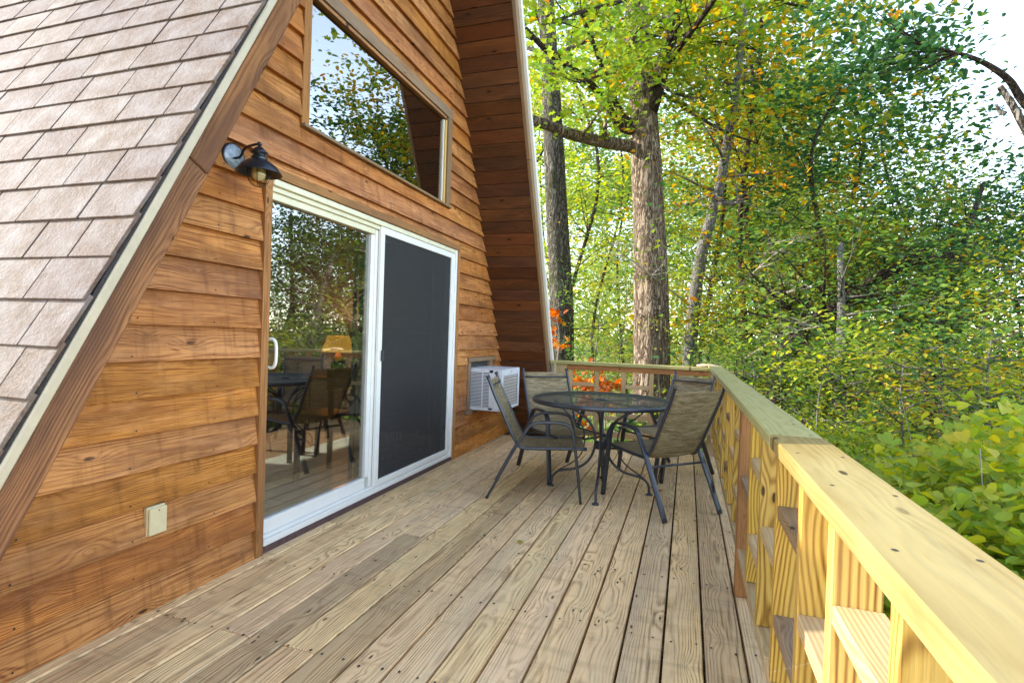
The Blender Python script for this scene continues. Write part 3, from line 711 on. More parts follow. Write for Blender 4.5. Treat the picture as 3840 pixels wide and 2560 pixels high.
for y_ in [.2+.3*i for i in range(21)]:
    for dx_ in (2.475, 2.565):
        cx_ = dx_+random.uniform(-.006, .006); cy_ = y_+random.uniform(-.02, .02); mb.add([(cx_+.0042*math.cos(a*math.pi/3), cy_+.0042*math.sin(a*math.pi/3), ZC+.0018) for a in range(6)], [tuple(range(6))])
tag(mb.build('screw_head', 'nail', rr), kind='stuff')
YF = 6.30
fr_ = empty('deck_railing', (1.6, YF, 0), label='shorter pine railing across the far end of the deck behind the table', cat='railing'); OFFS[fr_.name] = Matrix.Translation((-1.6, -YF, 0))
rb('top_rail', (.66, YF-.03, .935), (2.448, YF+.115, .973), 'cap_old', fr_, .004)
rb('sub_rail', (.862, YF+.004, .872), (2.455, YF+.042, .933), 'trim', fr_)
rb('post', (.725, YF-.004, -.2), (.862, YF+.034, .933), 'rail_pale', fr_)
fb = [.880, 1.195, 1.508, 1.822, 2.135]
for x_ in fb: rb('baluster', (x_, YF, .166), (x_+.045, YF+.086, .870), 'rail_pale', fr_)
xs_ = fb+[2.455]
for i in range(5):
    for z_ in ((.725, .385) if i % 2 == 0 else (.560, .345)):
        rb('spacer_block', (xs_[i]+.046, YF+.002, z_-.042), (xs_[i+1]-.001, YF+.084, z_), 'rail_pale', fr_)
rb('bottom_rail', (.863, YF-.002, .105), (2.455, YF+.088, .163), 'rail_pale', fr_)
# block of wood lying on the far corner
v = []; 
for (z_, sc_) in ((0, .8), (.012, 1.0), (.026, .86), (.034, .45)):
    for k in range(10):
        a = 2*math.pi*k/10; q = sc_*(1+.12*math.sin(3*a+z_*50))
        v.append((.125*q*math.cos(a), .075*q*math.sin(a), z_))
f = [tuple(range(10))[::-1], tuple(range(30, 40))]+[(i*10+k, i*10+(k+1) % 10, (i+1)*10+(k+1) % 10, (i+1)*10+k) for i in range(3) for k in range(10)]
o = obj('wood_block', mesh_data('wood_block', v, f, 'stone', True)); o.location = (2.44, 6.43, .974); o.rotation_euler = (0, 0, R(12))
tag(o, 'flat pale wood chunk lying on the far corner of the railing', 'wood block')

# ------------------------------------------------------------------ table
tb = empty('patio_table', (1.568, 4.440, 0), label='round black metal mesh patio table among the four sling chairs', cat='table')
RT_ = .579; HT = .757
lathe('rim', [(RT_-.022, -.004), (RT_-.010, .003), (RT_, -.004), (RT_+.001, -.024), (RT_-.006, -.034), (RT_-.014, -.030), (RT_-.022, -.004)], 'tube', tb, (0, 0, HT), 72)
k = 72
v = [(0, 0, 0)]+[((RT_-.02)*math.cos(2*math.pi*i/k), (RT_-.02)*math.sin(2*math.pi*i/k), 0) for i in range(k)]
hr = .03
v = [(hr*math.cos(2*math.pi*i/k), hr*math.sin(2*math.pi*i/k), 0) for i in range(k)]+[((RT_-.02)*math.cos(2*math.pi*i/k), (RT_-.02)*math.sin(2*math.pi*i/k), 0) for i in range(k)]
obj('mesh_top', mesh_data('mesh_top', v, [(i, (i+1) % k, (i+1) % k+k, i+k) for i in range(k)], 'table_mesh'), tb, Matrix.Translation((0, 0, HT-.006)))
lathe('umbrella_ring', [(.026, -.01), (.026, .002), (.046, .002), (.046, -.004), (.026, -.01)], 'tube', tb, (0, 0, HT), 24)
mbx = MB()
for an in (0, 90):
    c_, s_ = math.cos(R(an+50)), math.sin(R(an+50))
    vv, ff = tube_geo([(-c_*(RT_-.03), -s_*(RT_-.03), HT-.02), (c_*(RT_-.03), s_*(RT_-.03), HT-.02)], .009, .006, 6); mbx.add(vv, ff)
mbx.build('cross_bar', 'tube', tb)
lathe('collar', [(.0, -.03), (.045, -.03), (.048, 0), (.045, .03), (0, .03)], 'tube', tb, (0, 0, .375), 20)
for an in (5, 95, 185, 275):
    c_, s_ = math.cos(R(an)), math.sin(R(an))
    lg = tube('leg', spline([(r_*c_, r_*s_, z_) for r_, z_ in ((.40, .722), (.345, .690), (.25, .665), (.14, .600), (.075, .525), (.048, .45), (.045, .375), (.070, .285), (.12, .215), (.20, .165), (.30, .145), (.355, .125), (.392, .080), (.402, .010))], 5), .0105, 'tube', tb)
    tube('brace', spline([(r_*c_, r_*s_, z_) for r_, z_ in ((.385, .715), (.27, .61), (.165, .53), (.135, .43), (.150, .31), (.22, .22), (.345, .140))], 5), .006, 'tube', lg, seg=8)
    lathe('glide', [(0, 0), (.026, 0), (.028, .006), (.020, .014), (.012, .018)], 'tube', lg, (.402*c_, .402*s_, 0), 14)

# ------------------------------------------------------------------ chairs: local +X is forward, origin mid way between the rear feet
def make_chair(label, seat_w=.235, aw=.262):
    t = empty('patio_chair', (0, 0, 0), label=label, cat='chair', group='sling chairs round the patio table')
    side = spline([(0, 0, .006), (.075, 0, .150), (.150, 0, .292), (.222, 0, .423), (.285, 0, .528), (.318, 0, .573), (.373, 0, .598), (.48, 0, .606), (.575, 0, .600), (.622, 0, .570), (.645, 0, .510), (.662, 0, .400), (.690, 0, .200), (.716, 0, .006)], 5)
    for s in (-1, 1):
        P = [p+Vector((0, s*aw, 0)) for p in side]
        tube('side_frame', P, .0195, 'tube', t, ry=.0105, seg=12, side=(0, 1, 0), rect=True)
        rail = spline([(-.022, 0, .930), (.000, 0, .875), (.030, 0, .800), (.108, 0, .640), (.165, 0, .520), (.205, 0, .445), (.225, 0, .415), (.258, 0, .397), (.32, 0, .395), (.45, 0, .400), (.60, 0, .408), (.735, 0, .412)], 5)
        ra = tube('sling_rail', [p+Vector((0, s*seat_w, 0)) for p in rail], .0125, 'tube', t, seg=10)
        tube('end_cap', [(.732, s*seat_w, .412), (.752, s*seat_w, .413)], .0150, 'black_metal', ra, seg=10); tube('end_cap', [(-.018, s*seat_w, .922), (-.026, s*seat_w, .940)], .0150, 'black_metal', ra, seg=10)
    def sheet(nm, P, sag):
        P = spline(P, 5); nv = 9; v = []; f = []
        for i, p in enumerate(P):
            t_ = (P[min(i+1, len(P)-1)]-P[max(i-1, 0)]).normalized(); nrm_ = Vector((-t_.z, 0, t_.x))
            for k in range(nv):
                q = k/(nv-1)*2-1; d = -sag*(1-q*q)*min(1, i/4)*min(1, (len(P)-1-i)/4)
                v.append(p+Vector((0, q*seat_w, 0))+nrm_*(d*-1 if nrm_.z < 0 else d))
        for i in range(len(P)-1):
            for k in range(nv-1): f.append((i*nv+k, i*nv+k+1, (i+1)*nv+k+1, (i+1)*nv+k))
        me = mesh_data(nm, v, f, 'sling', True); o = obj(nm, me, t)
        md = o.modifiers.new('thickness', 'SOLIDIFY'); md.thickness = .002
        return o
    sheet('backrest', [(-.014, 0, .905), (.030, 0, .802), (.108, 0, .642), (.165, 0, .522), (.205, 0, .447), (.225, 0, .417)], .012)
    sheet('seat', [(.225, 0, .417), (.258, 0, .399), (.32, 0, .397), (.45, 0, .402), (.60, 0, .410), (.728, 0, .414)], .018)
    tube('crossbar', [(.012, -seat_w, .862), (.012, seat_w, .862)], .008, 'tube', t, seg=8)
    tube('crossbar', [(.175, -aw, .345), (.175, aw, .345)], .009, 'tube', t, seg=8)
    tube('crossbar', spline([(.664, -aw, .385), (.664, -.12, .372), (.664, .12, .372), (.664, aw, .385)], 4), .009, 'tube', t, seg=8)
    return t
def copy_tree(o, parent=None):
    c_ = o.copy(); col.objects.link(c_); c_.parent = parent
    for ch_ in o.children: copy_tree(ch_, c_)
    return c_
c0 = make_chair('sling chair in profile on the left, nearest the glass door')
spots = [((.741, 4.109), R(12.2), None),
         ((.905, 5.130), math.atan2(-.53, .429), 'sling chair facing the camera behind the table, beside the air conditioner'),
         ((2.303, 4.006), math.atan2(.715, -.70), 'sling chair seen from behind, nearest the right railing'),
         ((2.285, 5.605), math.atan2(-.78, -.625), 'sling chair in the far right corner, mostly hidden by the nearer one')]
for i, (p_, a_, lb) in enumerate(spots):
    o = c0 if i == 0 else copy_tree(c0)
    o.location = (p_[0], p_[1], 0); o.rotation_euler = (0, 0, a_)
    if lb: o['label'] = lb
# note: the copies are made before c0 has moved only in location, so their parts are identical

# ------------------------------------------------------------------ trees
def ray(dx, dy):                             # direction through a point of the 2352-wide photograph
    f_ = 2009.93*2352/3840; return (FW+RT*((dx-1176)/f_)+UPV*(-(dy-784)/f_))
def at(dx, dy, r):                           # a place r metres away (horizontally) in that direction
    v = ray(dx, dy); h = math.hypot(v.x, v.y); return CAM+v*(r/h)
LEAF = {'oval': [(0, 0, 0), (.26, .32, .05), (.22, .70, .04), (0, 1, -.06), (-.22, .70, .04), (-.26, .32, .05)],
        'heart': [(0, .06, -.02), (.26, 0, .10), (.46, .20, .16), (.36, .60, .10), (0, 1, -.14), (-.36, .60, .10), (-.46, .20, .16), (-.26, 0, .10)],
        'lobed': [(0, 0, 0), (.14, .25, .03), (.42, .42, .05), (.20, .55, .02), (.34, .85, .03), (0, 1, -.05), (-.34, .85, .03), (-.20, .55, .02), (-.42, .42, .05), (-.14, .25, .03)]}
def leaves(name, C, size, mat, parent=None, shape='oval', flat=.5, seed=0, mw=None, droop=.3):
    rg = np.random.default_rng(seed+11); C = np.asarray(C, float); n_ = len(C)
    B = np.array(LEAF[shape]); k = len(B)
    nz = rg.normal(size=(n_, 3)); nz[:, 2] = np.abs(nz[:, 2])+flat*2.2; nz /= np.linalg.norm(nz, axis=1)[:, None]
    d = rg.normal(size=(n_, 3)); d[:, 2] -= droop; d -= nz*(d*nz).sum(1)[:, None]; d /= np.linalg.norm(d, axis=1)[:, None]+1e-9
    s = np.cross(d, nz); sz = size*rg.uniform(.6, 1.25, n_)
    V = C[:, None, :]+sz[:, None, None]*(B[None, :, 0:1]*s[:, None, :]+(B[None, :, 1:2]-.5)*d[:, None, :]+B[None, :, 2:3]*nz[:, None, :])
    V = V.reshape(-1, 3)
    h = k//2
    fa = list(range(0, h+1)); fb_ = [0]+list(range(h, k))
    nf = len(fa)
    idx = np.arange(n_)[:, None]*k
    F = np.concatenate([idx+np.array(fa)[None], idx+np.array(fb_)[None]], axis=1).reshape(-1, nf)
    me = bpy.data.meshes.new(name); me.vertices.add(len(V)); me.vertices.foreach_set('co', V.ravel())
    me.loops.add(F.size); me.loops.foreach_set('vertex_index', F.ravel().astype(np.int32))
    me.polygons.add(len(F)); me.polygons.foreach_set('loop_start', (np.arange(len(F))*nf).astype(np.int32)); me.polygons.foreach_set('loop_total', np.full(len(F), nf, np.int32))
    me.update(calc_edges=True); me.materials.append(MAT[mat])
    return obj(name, me, parent, mw)
def trunk_mesh(P, radii, seg=24, rough=.06, name='trunk', mat='bark_pale', parent=None, extra=None):
    """a trunk whose surface is broken by real ridges; extra = more tubes (limbs) joined on"""
    P = [Vector(p) for p in P]; v, f = tube_geo(P, 1.0, 1.0, seg, radii=radii)
    out = []
    for i, q in enumerate(v):
        ring_ = i//seg; c_ = P[ring_]; d_ = (q-c_); L_ = d_.length
        if L_ > 1e-6:
            u_ = d_/L_
            nn_ = mnoise.noise(Vector((u_.x*6, u_.y*6, q.z*1.1+c_.x)))*.6+mnoise.noise(Vector((u_.x*14, u_.y*14, q.z*3.0)))*.4
            q = c_+u_*(L_*(1+rough*nn_*1.6)+0.0)
        out.append(q)
    mb_ = MB(); mb_.add(out, f)
    for e in (extra or []): mb_.add(*e)
    return mb_.build(name, mat, parent, True)
def branch_set(rg, start, direc, length, rad, depth, tips, geo, up=.15, wig=.25, seg=5, kids=4):
    """a wandering branch with children; collects tubes and the tips where leaves grow"""
    nst = max(4, int(length/.35)); P = [Vector(start)]; d = Vector(direc).normalized(); st = length/nst
    for i in range(nst):
        d = (d+Vector(rg.normal(size=3))*wig*.5+Vector((0, 0, up*.25))).normalized(); P.append(P[-1]+d*st)
    radii = [max(.10, (1-i/nst)**1.3) for i in range(nst+1)]
    geo.append(tube_geo(P, rad, None, seg if depth else 4, radii=radii))
    for i in range(2 if depth else 1, nst+1): tips.append((P[i], depth))
    if depth > 0:
        for j in range(kids):
            i = int(rg.integers(max(1, nst//3), nst+1)); q = P[i]
            dd = (d*.6+Vector(rg.normal(size=3))*.8+Vector((0, 0, .1))).normalized()
            branch_set(rg, q, dd, length*rg.uniform(.4, .65), rad*radii[i]*.6, depth-1, tips, geo, up, wig, seg, kids)
def tip_cloud(rg, tips, per, spread, vs=.32):
    out = []
    for p_, dpt in tips:
        if dpt > 1: continue
        k_ = int(rg.poisson(per)); 
        if not k_: continue
        out.append(np.array(p_)[None]+rg.normal(size=(k_, 3))*np.array([spread, spread, spread*vs]))
    return np.concatenate(out) if out else np.zeros((0, 3))
NTREE = [0]
def tree(label, base, top, r0, bark_, leaf, leaf_size, crown_from=.3, nb=12, blen=2.5, per=9, spread=.28, shape='oval', seed=1, name='tree', group=None, bend=None, seg=9, kids=4, rough=.05, bias=None, cat='tree', rtop=.25, flat=.8, up=.2, depth=1, per_floor=0):
    rg = np.random.default_rng(seed); base = Vector(base); top = Vector(top)
    root = empty(name, base, label=label, cat=cat, group=group)
    H = top-base
    ctl = [Vector((0, 0, 0))]
    wob_ = .10 if 'wood behind' in (group or '') else .04
    if bend: ctl += [Vector(b_)-base for b_ in bend]
    else: ctl += [H*q+Vector((rg.normal()*wob_*H.length*.35, rg.normal()*wob_*H.length*.35, 0)) for q in (.3, .6, .85)]
    ctl.append(H)
    P = spline(ctl, max(5, int(H.length*(3 if seg > 12 else 1.2)/len(ctl))))
    nP = len(P); radii = [r0*(1.25 if i == 0 else 1)*(1-(1-rtop)*i/(nP-1)) for i in range(nP)]
    geo = []; tips = []
    for j in range(nb):
        q = rg.uniform(crown_from, 1.0); i = min(nP-1, int(q*(nP-1)))
        a = rg.uniform(0, 2*math.pi); dd = Vector((math.cos(a), math.sin(a), rg.uniform(-.1, .7)))
        if bias is not None: dd = dd+Vector(bias)
        ln = blen*(1.15-.6*max(0, q-.4))*rg.uniform(.7, 1.2)
        branch_set(rg, P[i], dd, ln, max(.009, radii[i]*.36), depth, tips, geo, up=up, kids=kids)
    trunk_mesh(P, radii, seg, rough, 'trunk', bark_, root, geo)
    C_ = tip_cloud(rg, tips, per, spread)
    if len(C_): leaves('crown', C_, leaf_size, leaf, root, shape, flat, seed)
    NTREE[0] += len(C_)
    return root, P, tips

# the large pale oak right behind the far railing, with forked top
g0 = lambda p_: Vector((p_.x, p_.y, gz(p_.x, p_.y)-.2))
R1 = 9.6
b1 = g0(at(1497, 840, R1))
root, P, tips = tree('large pale barked oak directly behind the far railing', b1, at(1440, -420, R1+.6), .345, 'bark_pale', 'leaf_oak', .115, .62, 10, 2.6, 3, .30, 'lobed', 3, 'oak_tree',
     bend=[at(1497, 840, R1), at(1492, 560, R1), at(1482, 330, R1), at(1468, 120, R1+.2), at(1452, -100, R1+.4)], seg=40, rough=.055, rtop=.42, kids=4)
def limb(root, pts, r0, r1, mat='bark_pale', nleaf=0, leaf='leaf_oak', lsz=.12, seed=5, shape='lobed', sub=None, nb=10, blen=1.3, per=7, spread=.2):
    P_ = spline([Vector(p_)-root.location for p_ in pts], 6); k_ = len(P_)
    v_, f_ = tube_geo(P_, 1.0, 1.0, 12, radii=[r0+(r1-r0)*i/(k_-1) for i in range(k_)])
    rg = np.random.default_rng(seed); geo = []; tp = []
    for j in range(nb):
        i = int(rg.integers(k_//3, k_)); a = rg.normal(size=3); a[2] = abs(a[2])*.3
        branch_set(rg, P_[i], a, blen*rg.uniform(.6, 1.3), max(.01, r1*.45), 1, tp, geo, up=.1, kids=3)
    m_ = MB(); m_.add(v_, f_)
    for e in geo: m_.add(*e)
    m_.build('limb', mat, root, True)
    C_ = tip_cloud(rg, tp, per, spread)
    if len(C_): leaves('crown', C_, lsz, leaf, root, shape, .6, seed)
limb(root, [at(1470, 345, R1), at(1440, 335, R1-.2), at(1380, 325, R1-.6), at(1310, 308, R1-.9), at(1250, 285, R1-1.1), at(1180, 265, R1-1.3)], .11, .075, 'bark_pale', seed=21, nb=4)
limb(root, [at(1465, 300, R1), at(1425, 290, R1-.3), at(1380, 220, R1-.6), at(1330, 170, R1-1.0), at(1260, 120, R1-1.4), at(1200, 60, R1-1.8)], .085, .035, 'bark_dark', seed=22, nb=7, per=4)
limb(root, [at(1460, 290, R1), at(1430, 265, R1-.2), at(1400, 200, R1-.4), at(1370, 120, R1-.7), at(1330, 20, R1-1.1)], .07, .03, 'bark_dark', seed=23, nb=6, per=4)
limb(root, [at(1490, 260, R1), at(1520, 160, R1-.2), at(1545, 60, R1-.4), at(1560, -80, R1-.6)], .15, .09, 'bark_dark', seed=24, nb=5, per=4)
limb(root, [at(1500, 200, R1-.2), at(1560, 110, R1-.8), at(1620, 30, R1-1.6), at(1680, -60, R1-2.5)], .06, .025, 'bark_dark', seed=25, nb=9, blen=1.5, per=4)

oak_root = root
tree('grey mossy trunk at the left edge of the woods beside the roof', g0(at(1290, 850, 12)), at(1235, -500, 12.5), .30, 'bark_mossy', 'leaf_oak', .12, .5, 12, 3, 9, .32, 'lobed', 8, 'oak_tree',
     bend=[at(1290, 760, 12), at(1277, 450, 12), at(1265, 200, 12), at(1248, -100, 12.2)], seg=28, rough=.05, rtop=.45)
tree('slim grey leaning tree right of the large oak', g0(at(1580, 850, 10.3)), at(1730, -260, 10), .135, 'bark_grey', 'leaf_gold', .10, .3, 22, 1.9, 5, .24, 'oval', 9, 'maple_tree',
     bend=[at(1583, 830, 10.3), at(1608, 600, 10.3), at(1650, 440, 10.2), at(1680, 270, 10.1), at(1700, 120, 10)], seg=16, rough=.03, rtop=.3)
tree('dark crooked tree leaning to the right across the woods', g0(at(1775, 960, 8.6)), at(2190, 585, 9.8), .15, 'bark_dark', 'leaf_green', .09, .35, 26, 1.5, 3.5, .24, 'oval', 10, 'crooked_tree',
     bend=[at(1785, 880, 8.6), at(1842, 765, 8.8), at(1905, 715, 9.0), at(1965, 672, 9.3), at(2060, 615, 9.6)], seg=14, rough=.08, rtop=.35)
tree('grey trunk standing in the lime green shrubs', g0(at(1935, 1040, 8)), at(1930, 560, 9), .10, 'bark_grey', 'leaf_green', .09, .45, 16, 1.6, 6, .24, 'oval', 12, 'young_tree', seg=14, rtop=.4,
     bend=[at(1930, 980, 8), at(1922, 870, 8.2), at(1932, 760, 8.5)])
tree('dark forked trunk at the far right of the woods', g0(at(2140, 1000, 9.5)), at(2260, 420, 11), .09, 'bark_dark', 'leaf_dark', .085, .3, 26, 2.0, 7, .26, 'oval', 13, 'young_tree', seg=12, rtop=.3,
     bend=[at(2145, 930, 9.5), at(2170, 830, 9.8), at(2160, 740, 10), at(2200, 600, 10.4)])
# mid and far trees: (dx, r, top dy, radius, bark, leaf, leaf size, label)
spec = [
 (1350, 15, -60, .12, 'bark_dark', 'leaf_lime', .12, 'thin dark tree between the two big oaks', 1),
 (1415, 18, -30, .09, 'bark_dark', 'leaf_green', .13, 'slender tree close to the left side of the large oak', 1),
 (1560, 13, -60, .13, 'bark_dark', 'leaf_green', .13, 'dark tree close to the right side of the large oak', 1),
 (1660, 12, 40, .12, 'bark_dark', 'leaf_gold', .13, 'golden tree behind the slim leaning tree', 1),
 (1740, 12, -40, .14, 'bark_dark', 'leaf_gold', .14, 'tall yellow orange tree right of the leaning tree', 1),
 (1800, 13.5, 60, .11, 'bark_dark', 'leaf_oak', .12, 'turning tree above the railing corner', 1),
 (1850, 13, 210, .14, 'bark_dark', 'leaf_green', .15, 'broad green tree in the middle of the right woods', 1),
 (1925, 11, 200, .12, 'bark_dark', 'leaf_dark', .12, 'dark green tree below the open sky', 1),
 (2010, 14, 230, .11, 'bark_dark', 'leaf_dark', .12, 'deep green tree reaching to the edge of the sky', 1),
 (2080, 20, 400, .12, 'bark_dark', 'leaf_green', .15, 'mid green tree under the blue sky', 1),
 (2150, 16, 400, .10, 'bark_dark', 'leaf_green', .12, 'green tree in front of the pale hazy gap', 1),
 (2250, 14, 480, .10, 'bark_dark', 'leaf_dark', .11, 'dark green tree at the right edge under the snag', 1),
 (2340, 17, 440, .11, 'bark_dark', 'leaf_dark', .13, 'dark tree cut by the right edge of the view', 1),
 (1250, 17, 100, .11, 'bark_dark', 'leaf_lime', .13, 'lime tree showing beside the roof edge', 1),
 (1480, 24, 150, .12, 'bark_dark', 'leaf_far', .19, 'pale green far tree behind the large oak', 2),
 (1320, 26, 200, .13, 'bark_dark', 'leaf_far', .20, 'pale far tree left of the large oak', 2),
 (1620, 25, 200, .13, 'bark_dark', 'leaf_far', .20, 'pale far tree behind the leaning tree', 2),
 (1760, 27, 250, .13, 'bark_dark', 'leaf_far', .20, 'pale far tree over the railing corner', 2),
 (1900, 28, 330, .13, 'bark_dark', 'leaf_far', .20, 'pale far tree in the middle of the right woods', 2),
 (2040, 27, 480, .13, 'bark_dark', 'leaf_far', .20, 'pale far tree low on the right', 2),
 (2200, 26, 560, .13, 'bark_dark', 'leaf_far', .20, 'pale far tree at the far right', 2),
 (1160, 22, 200, .13, 'bark_dark', 'leaf_lime', .17, 'tree mostly hidden behind the roof edge', 1),
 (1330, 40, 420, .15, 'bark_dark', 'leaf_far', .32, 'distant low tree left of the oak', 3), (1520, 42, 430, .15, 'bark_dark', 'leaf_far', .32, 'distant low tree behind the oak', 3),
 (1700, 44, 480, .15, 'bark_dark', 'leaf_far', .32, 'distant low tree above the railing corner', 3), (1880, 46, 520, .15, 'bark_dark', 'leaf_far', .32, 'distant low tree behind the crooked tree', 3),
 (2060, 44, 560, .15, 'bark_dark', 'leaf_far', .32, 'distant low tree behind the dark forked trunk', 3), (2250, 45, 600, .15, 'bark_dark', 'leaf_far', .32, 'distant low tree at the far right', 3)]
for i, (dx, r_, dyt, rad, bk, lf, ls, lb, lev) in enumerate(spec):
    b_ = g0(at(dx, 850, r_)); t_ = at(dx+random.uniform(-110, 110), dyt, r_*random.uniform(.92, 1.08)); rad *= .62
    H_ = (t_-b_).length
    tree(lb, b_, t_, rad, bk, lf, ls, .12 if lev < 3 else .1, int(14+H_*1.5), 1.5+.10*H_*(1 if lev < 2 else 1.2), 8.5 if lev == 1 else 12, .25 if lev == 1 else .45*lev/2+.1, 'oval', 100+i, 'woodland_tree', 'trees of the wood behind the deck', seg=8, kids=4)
# woods that go on to the right of the view (they show in the door glass)
def azpt(deg, r): a = R(deg); return Vector((CAM.x+math.sin(a)*r, math.cos(a)*r, 0))
side = [(30, 13, 5.5), (35, 17, 6.2), (39, 11, 5.0), (44, 14, 6.5), (48, 18, 7.5), (53, 12, 6.0), (58, 15, 7.5), (64, 18, 8), (72, 13, 6.5), (84, 16, 7), (100, 16, 7)]
for i, (az_, r_, h_) in enumerate(side):
    p_ = azpt(az_, r_); b_ = g0(p_); t_ = b_+Vector((random.uniform(-1, 1), random.uniform(-1, 1), h_))
    tree('woodland tree standing right of the deck, outside the photograph', b_, t_, .13, 'bark_dark', ['leaf_green', 'leaf_dark', 'leaf_gold'][i % 3], .15, .2, 18, 1.7, 5, .34, 'oval', 300+i, 'woodland_tree', 'trees beside the deck outside the view', seg=8)
# broken snag and the bare limb against the sky
sn = empty('dead_snag', at(2420, 420, 6.5), label='broken grey dead limb against the blue sky at the top right', cat='snag')
pt = [at(2480, 520, 6.5), at(2400, 380, 6.5), at(2352, 290, 6.5), at(2325, 240, 6.5), at(2297, 200, 6.5)]
def rel(root, pts): return [p_-root.location for p_ in pts]
Pp = spline(rel(sn, pt), 6); k_ = len(Pp)
v_, f_ = tube_geo(Pp, .034, None, 12, radii=[1.2-.5*i/(k_-1)+.12*mnoise.noise(Vector((i*.6, 0, 0))) for i in range(k_)])
o = obj('trunk', mesh_data('trunk', v_, f_, 'bark_mossy', True), sn)
v_, f_ = tube_geo(spline(rel(sn, [at(2310, 262, 6.5), at(2296, 255, 6.5), at(2288, 240, 6.45)]), 3), .022, None, 7, radii=[1, .95, .9, .8, .7, .6, .45]); obj('broken_stub', mesh_data('stub', v_, f_, 'bark_grey', True), sn)
ol = empty('oak_tree', g0(at(2620, 700, 7.5)), label='tree reaching in from the right with a bare limb across the sky', cat='tree')
pt = [g0(at(2620, 700, 7.5)), at(2560, 500, 7.4), at(2440, 330, 7.3), at(2352, 235, 7.2), at(2318, 185, 7.1), at(2270, 150, 7.0), at(2225, 130, 6.9), at(2180, 118, 6.9), at(2110, 112, 7.0)]
Pp = spline(rel(ol, pt), 6); k_ = len(Pp); m_ = MB(); m_.add(*tube_geo(Pp, .062, None, 10, radii=[1-.87*(i/(k_-1))**.8 for i in range(k_)]))
rg = np.random.default_rng(77); tp = []; ge = []
for i in range(int(k_*.80), k_):
    for _ in range(2): branch_set(rg, Pp[i], Vector((-1, rg.normal()*.8, rg.normal()*.5)), rg.uniform(.5, 1.3), .012, 1, tp, ge, up=.0, kids=3)
for e in ge: m_.add(*e)
m_.build('trunk', 'bark_dark', ol, True); C_ = tip_cloud(rg, tp, 5, .13); leaves('crown', C_, .085, 'leaf_dark', ol, 'oval', .5, 5)

# sprays of oak leaves that hang in front of the trunks
for i, (p0_, p1_, p2_, nb_) in enumerate([((1470, 60, R1), (1420, 150, 8.0), (1330, 190, 6.8), 14), ((1475, 150, R1), (1540, 210, 9.2), (1620, 230, 8.8), 10), ((1500, 60, R1), (1620, 90, 9.8), (1760, 120, 10.2), 16), ((1440, 0, R1), (1330, 30, 7.6), (1240, 60, 6.4), 14), ((1500, 200, R1), (1640, 290, 9.4), (1740, 330, 9.2), 10), ((1600, -60, 9.6), (1780, 0, 10.5), (1950, 40, 11.5), 16)]):
    limb(oak_root, [at(*p0_), at(*p1_), at(*p2_)], .035, .012, 'bark_dark', lsz=.105, seed=60+i, nb=int(nb_*.6), blen=.7, per=4, spread=.14)
for i, (p0_, p1_, p2_) in enumerate([((1583, 700, 10.2), (1480, 620, 9.0), (1400, 560, 8.6)), ((1690, 760, 10), (1760, 690, 9.4), (1860, 660, 9)), ((1650, 700, 10), (1760, 600, 9.4), (1840, 540, 9)), ((1700, 830, 9.6), (1800, 770, 8.8), (1900, 745, 8.4))]):
    limb(oak_root, [at(*p0_), at(*p1_), at(*p2_)], .016, .006, 'twig', lsz=.09, seed=80+i, nb=14, blen=.7, per=.6, spread=.12)
# orange oak saplings behind the far railing
for i, (dx, dy, r_, lf, lb) in enumerate([(1285, 760, 7.3, 'leaf_orange', 'orange leaved oak sapling between the roof edge and the oak'), (1335, 930, 7.6, 'leaf_orange', 'red orange sapling seen through the far railing on the left'), (1405, 915, 7.5, 'leaf_orange', 'yellow orange sapling in the middle of the far railing')]):
    b_ = g0(at(dx, 900, r_)); t_ = at(dx-12, dy-55, r_)
    tree(lb, b_, t_, .016, 'twig', lf, .10, .6, 9, .34, 1.7, .08, 'lobed', 500+i, 'oak_sapling', seg=6, kids=2, rough=0, flat=.2)
# shrubs right of the railing
shr = [(3.45, 1.45, .72, .50), (3.4, 2.15, .62, .5), (3.55, 2.75, .74, .6), (3.9, 3.2, .75, .8), (4.6, 4.3, .70, .9), (3.5, 4.9, .25, .8), (5.4, 3.2, .55, 1.0), (3.8, 1.9, .35, .8), (4.8, 2.2, .35, .9), (3.7, 6.3, .15, .8), (5.0, 5.8, .45, 1.0), (6.2, 4.6, .6, 1.1), (3.5, 3.7, .3, .6), (4.3, .9, .35, .8), (6.0, 6.6, .5, 1.1), (4.3, 7.6, .2, 1.0)]
shl = ['lime shrub closest to the camera, rising to the railing cap at the right edge', 'lime shrub rising close behind the bright cap board', 'lime shrub beside the seam of the two cap boards', 'lime shrub with heart shaped leaves, tallest beside the middle of the railing', 'lime shrub just behind the tallest one', 'low yellow green shrub pressed against the railing further back', 'broad lime shrub at the right edge of the view', 'bright shrub below the near end of the railing', 'bright lime shrub at the lower right edge of the view', 'low shrub near the far corner of the railing', 'yellow green shrub below the dark crooked tree', 'shrub in the back row at the right', 'small shrub tucked under the railing cap', 'shrub in the lower right corner of the view', 'shrub in the back row under the forked trunk', 'shrub behind the far corner of the deck']
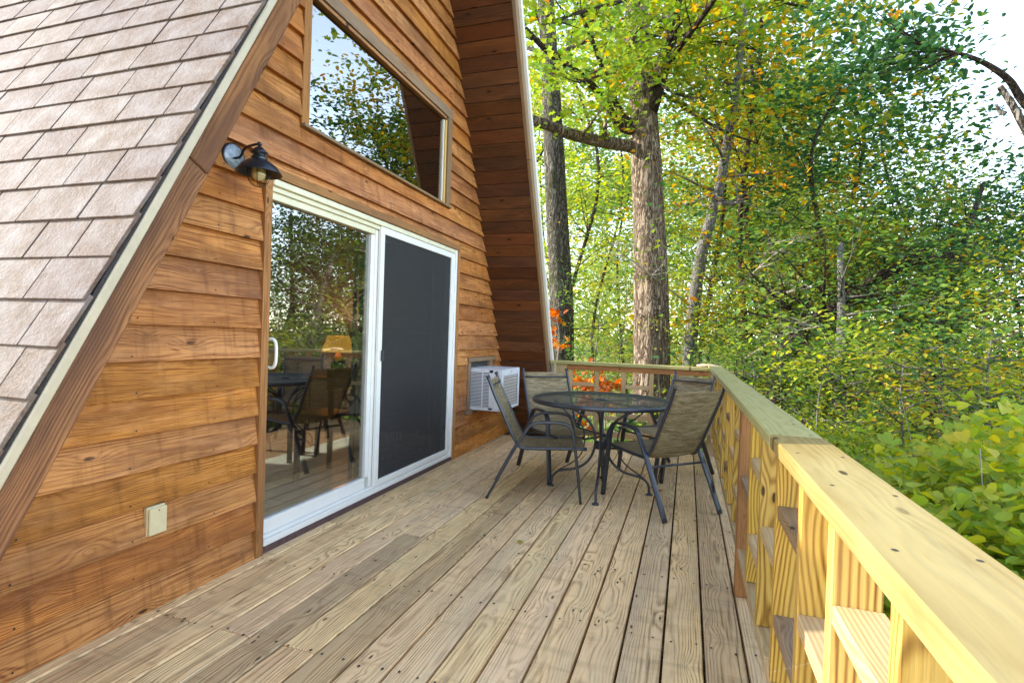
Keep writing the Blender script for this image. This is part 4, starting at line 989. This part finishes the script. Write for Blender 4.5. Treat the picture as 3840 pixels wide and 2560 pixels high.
for i, (x_, y_, zt, rad) in enumerate(shr):
    rg = np.random.default_rng(700+i); zg = gz(x_, y_); root = empty('shrub', (x_, y_, zg), label=shl[i], cat='shrub', group='lime green shrubs along the railing')
    geo = []; tips = []; zt = zt+.22; H_ = zt-zg
    for j in range(9):
        a = rg.uniform(0, 2*math.pi); branch_set(rg, Vector((rg.normal()*.1, rg.normal()*.1, 0)), Vector((math.cos(a)*.35*rad, math.sin(a)*.35*rad, 1)), H_*rg.uniform(.75, 1.05), .016, 1, tips, geo, up=.0, wig=.22, kids=5)
    m_ = MB()
    for e in geo: m_.add(*e)
    m_.build('stem', 'twig', root, True)
    # tiered sprays of leaves held level
    C_ = []
    for j in range(380):
        th = rg.uniform(0, 2*math.pi); q = math.sqrt(rg.uniform(0, 1)); zz = H_*(1-.28*q*q)*(rg.uniform(.80, 1.03) if j % 2 else rg.uniform(.45, .95))
        c_ = np.array([math.cos(th)*q*rad, math.sin(th)*q*rad, zz]); C_.append(c_[None]+rg.normal(size=(11, 3))*np.array([.12, .12, .03]))
    leaves('foliage', np.concatenate(C_), .056, 'leaf_lime', root, 'heart', .5, 700+i, droop=.6)
# fine leaved understory between the shrubs and the tall trees
us = [(1700, 9.5, 660), (1760, 7.6, 830), (1840, 10.4, 580), (1880, 7.0, 845), (1960, 7.9, 835), (2010, 10.8, 520), (2060, 6.6, 825), (2120, 10.6, 600), (2180, 7.2, 815), (2240, 9.6, 560), (2290, 6.4, 760), (2340, 8.6, 620), (1640, 11, 600), (1820, 12, 480), (2150, 12, 500), (1930, 12.5, 480), (1345, 10.5, 700), (1400, 13, 640)]
for i, (dx, r_, dyt) in enumerate(us):
    b_ = g0(at(dx, 850, r_)); t_ = at(dx+random.uniform(-40, 40), dyt, r_); H_ = (t_-b_).length
    tree(['slender understory sapling with lime leaves', 'bushy green understory sapling', 'yellowing understory sapling'][i % 3]+' '+['by the far corner of the railing', 'above the middle of the cap board', 'just right of the slim leaning tree', 'in front of the crooked dark tree', 'right of the crooked dark tree', 'in the middle of the right woods', 'low above the lime shrubs', 'left of the dark forked trunk', 'in front of the dark forked trunk', 'right of the dark forked trunk', 'near the right edge above the shrubs', 'at the right edge of the view', 'left of the slim leaning tree', 'deep in the woods over the railing corner', 'deep in the woods at the far right', 'deep in the woods behind the grey trunk', 'between the two big oaks', 'just left of the large oak'][i],
         b_, t_, .022, 'bark_grey', ['leaf_lime', 'leaf_green', 'leaf_gold'][i % 3], .066, .25, int(14+H_*3), .75+.08*H_, 6, .16, 'oval', 900+i, 'understory_sapling', 'understory saplings in the woods', seg=6, kids=3)
# undergrowth covering the slope: nobody could count it
rg = np.random.default_rng(5); C_ = []
for j in range(5200):
    a = rg.uniform(-24, 75); r_ = 6+34*rg.uniform(0, 1)**1.1; p_ = azpt(a, r_)
    if p_.x < 3.2 and p_.y < 7.2: continue
    zz = gz(p_.x, p_.y)+rg.uniform(.05, 1.0+.05*r_)
    C_.append(np.array([p_.x, p_.y, zz])[None]+rg.normal(size=(9, 3))*np.array([.35, .35, .12])*(1+r_*.02))
tag(leaves('undergrowth', np.concatenate(C_), .16, 'leaf_green', None, 'oval', .8, 9), kind='stuff')
# fallen leaves on the deck
fl = [(1.30, 3.10, 'leaf_gold'), (2.31, 3.95, 'leaf_orange'), (2.05, 4.62, 'leaf_orange')]
for i, (x_, y_, mt) in enumerate(fl):
    o = leaves('fallen_leaf', [(0, 0, .006)], .05, mt, None, 'oval', 6, 40+i, droop=0); o.location = (x_, y_, .004)
    tag(o, ['small yellow leaf lying on the open deck boards', 'curled brown leaf on the deck near the right hand chair leg', 'dry leaf on the deck behind the nearest chair'][i], 'leaf')
print('leaves', NTREE[0])
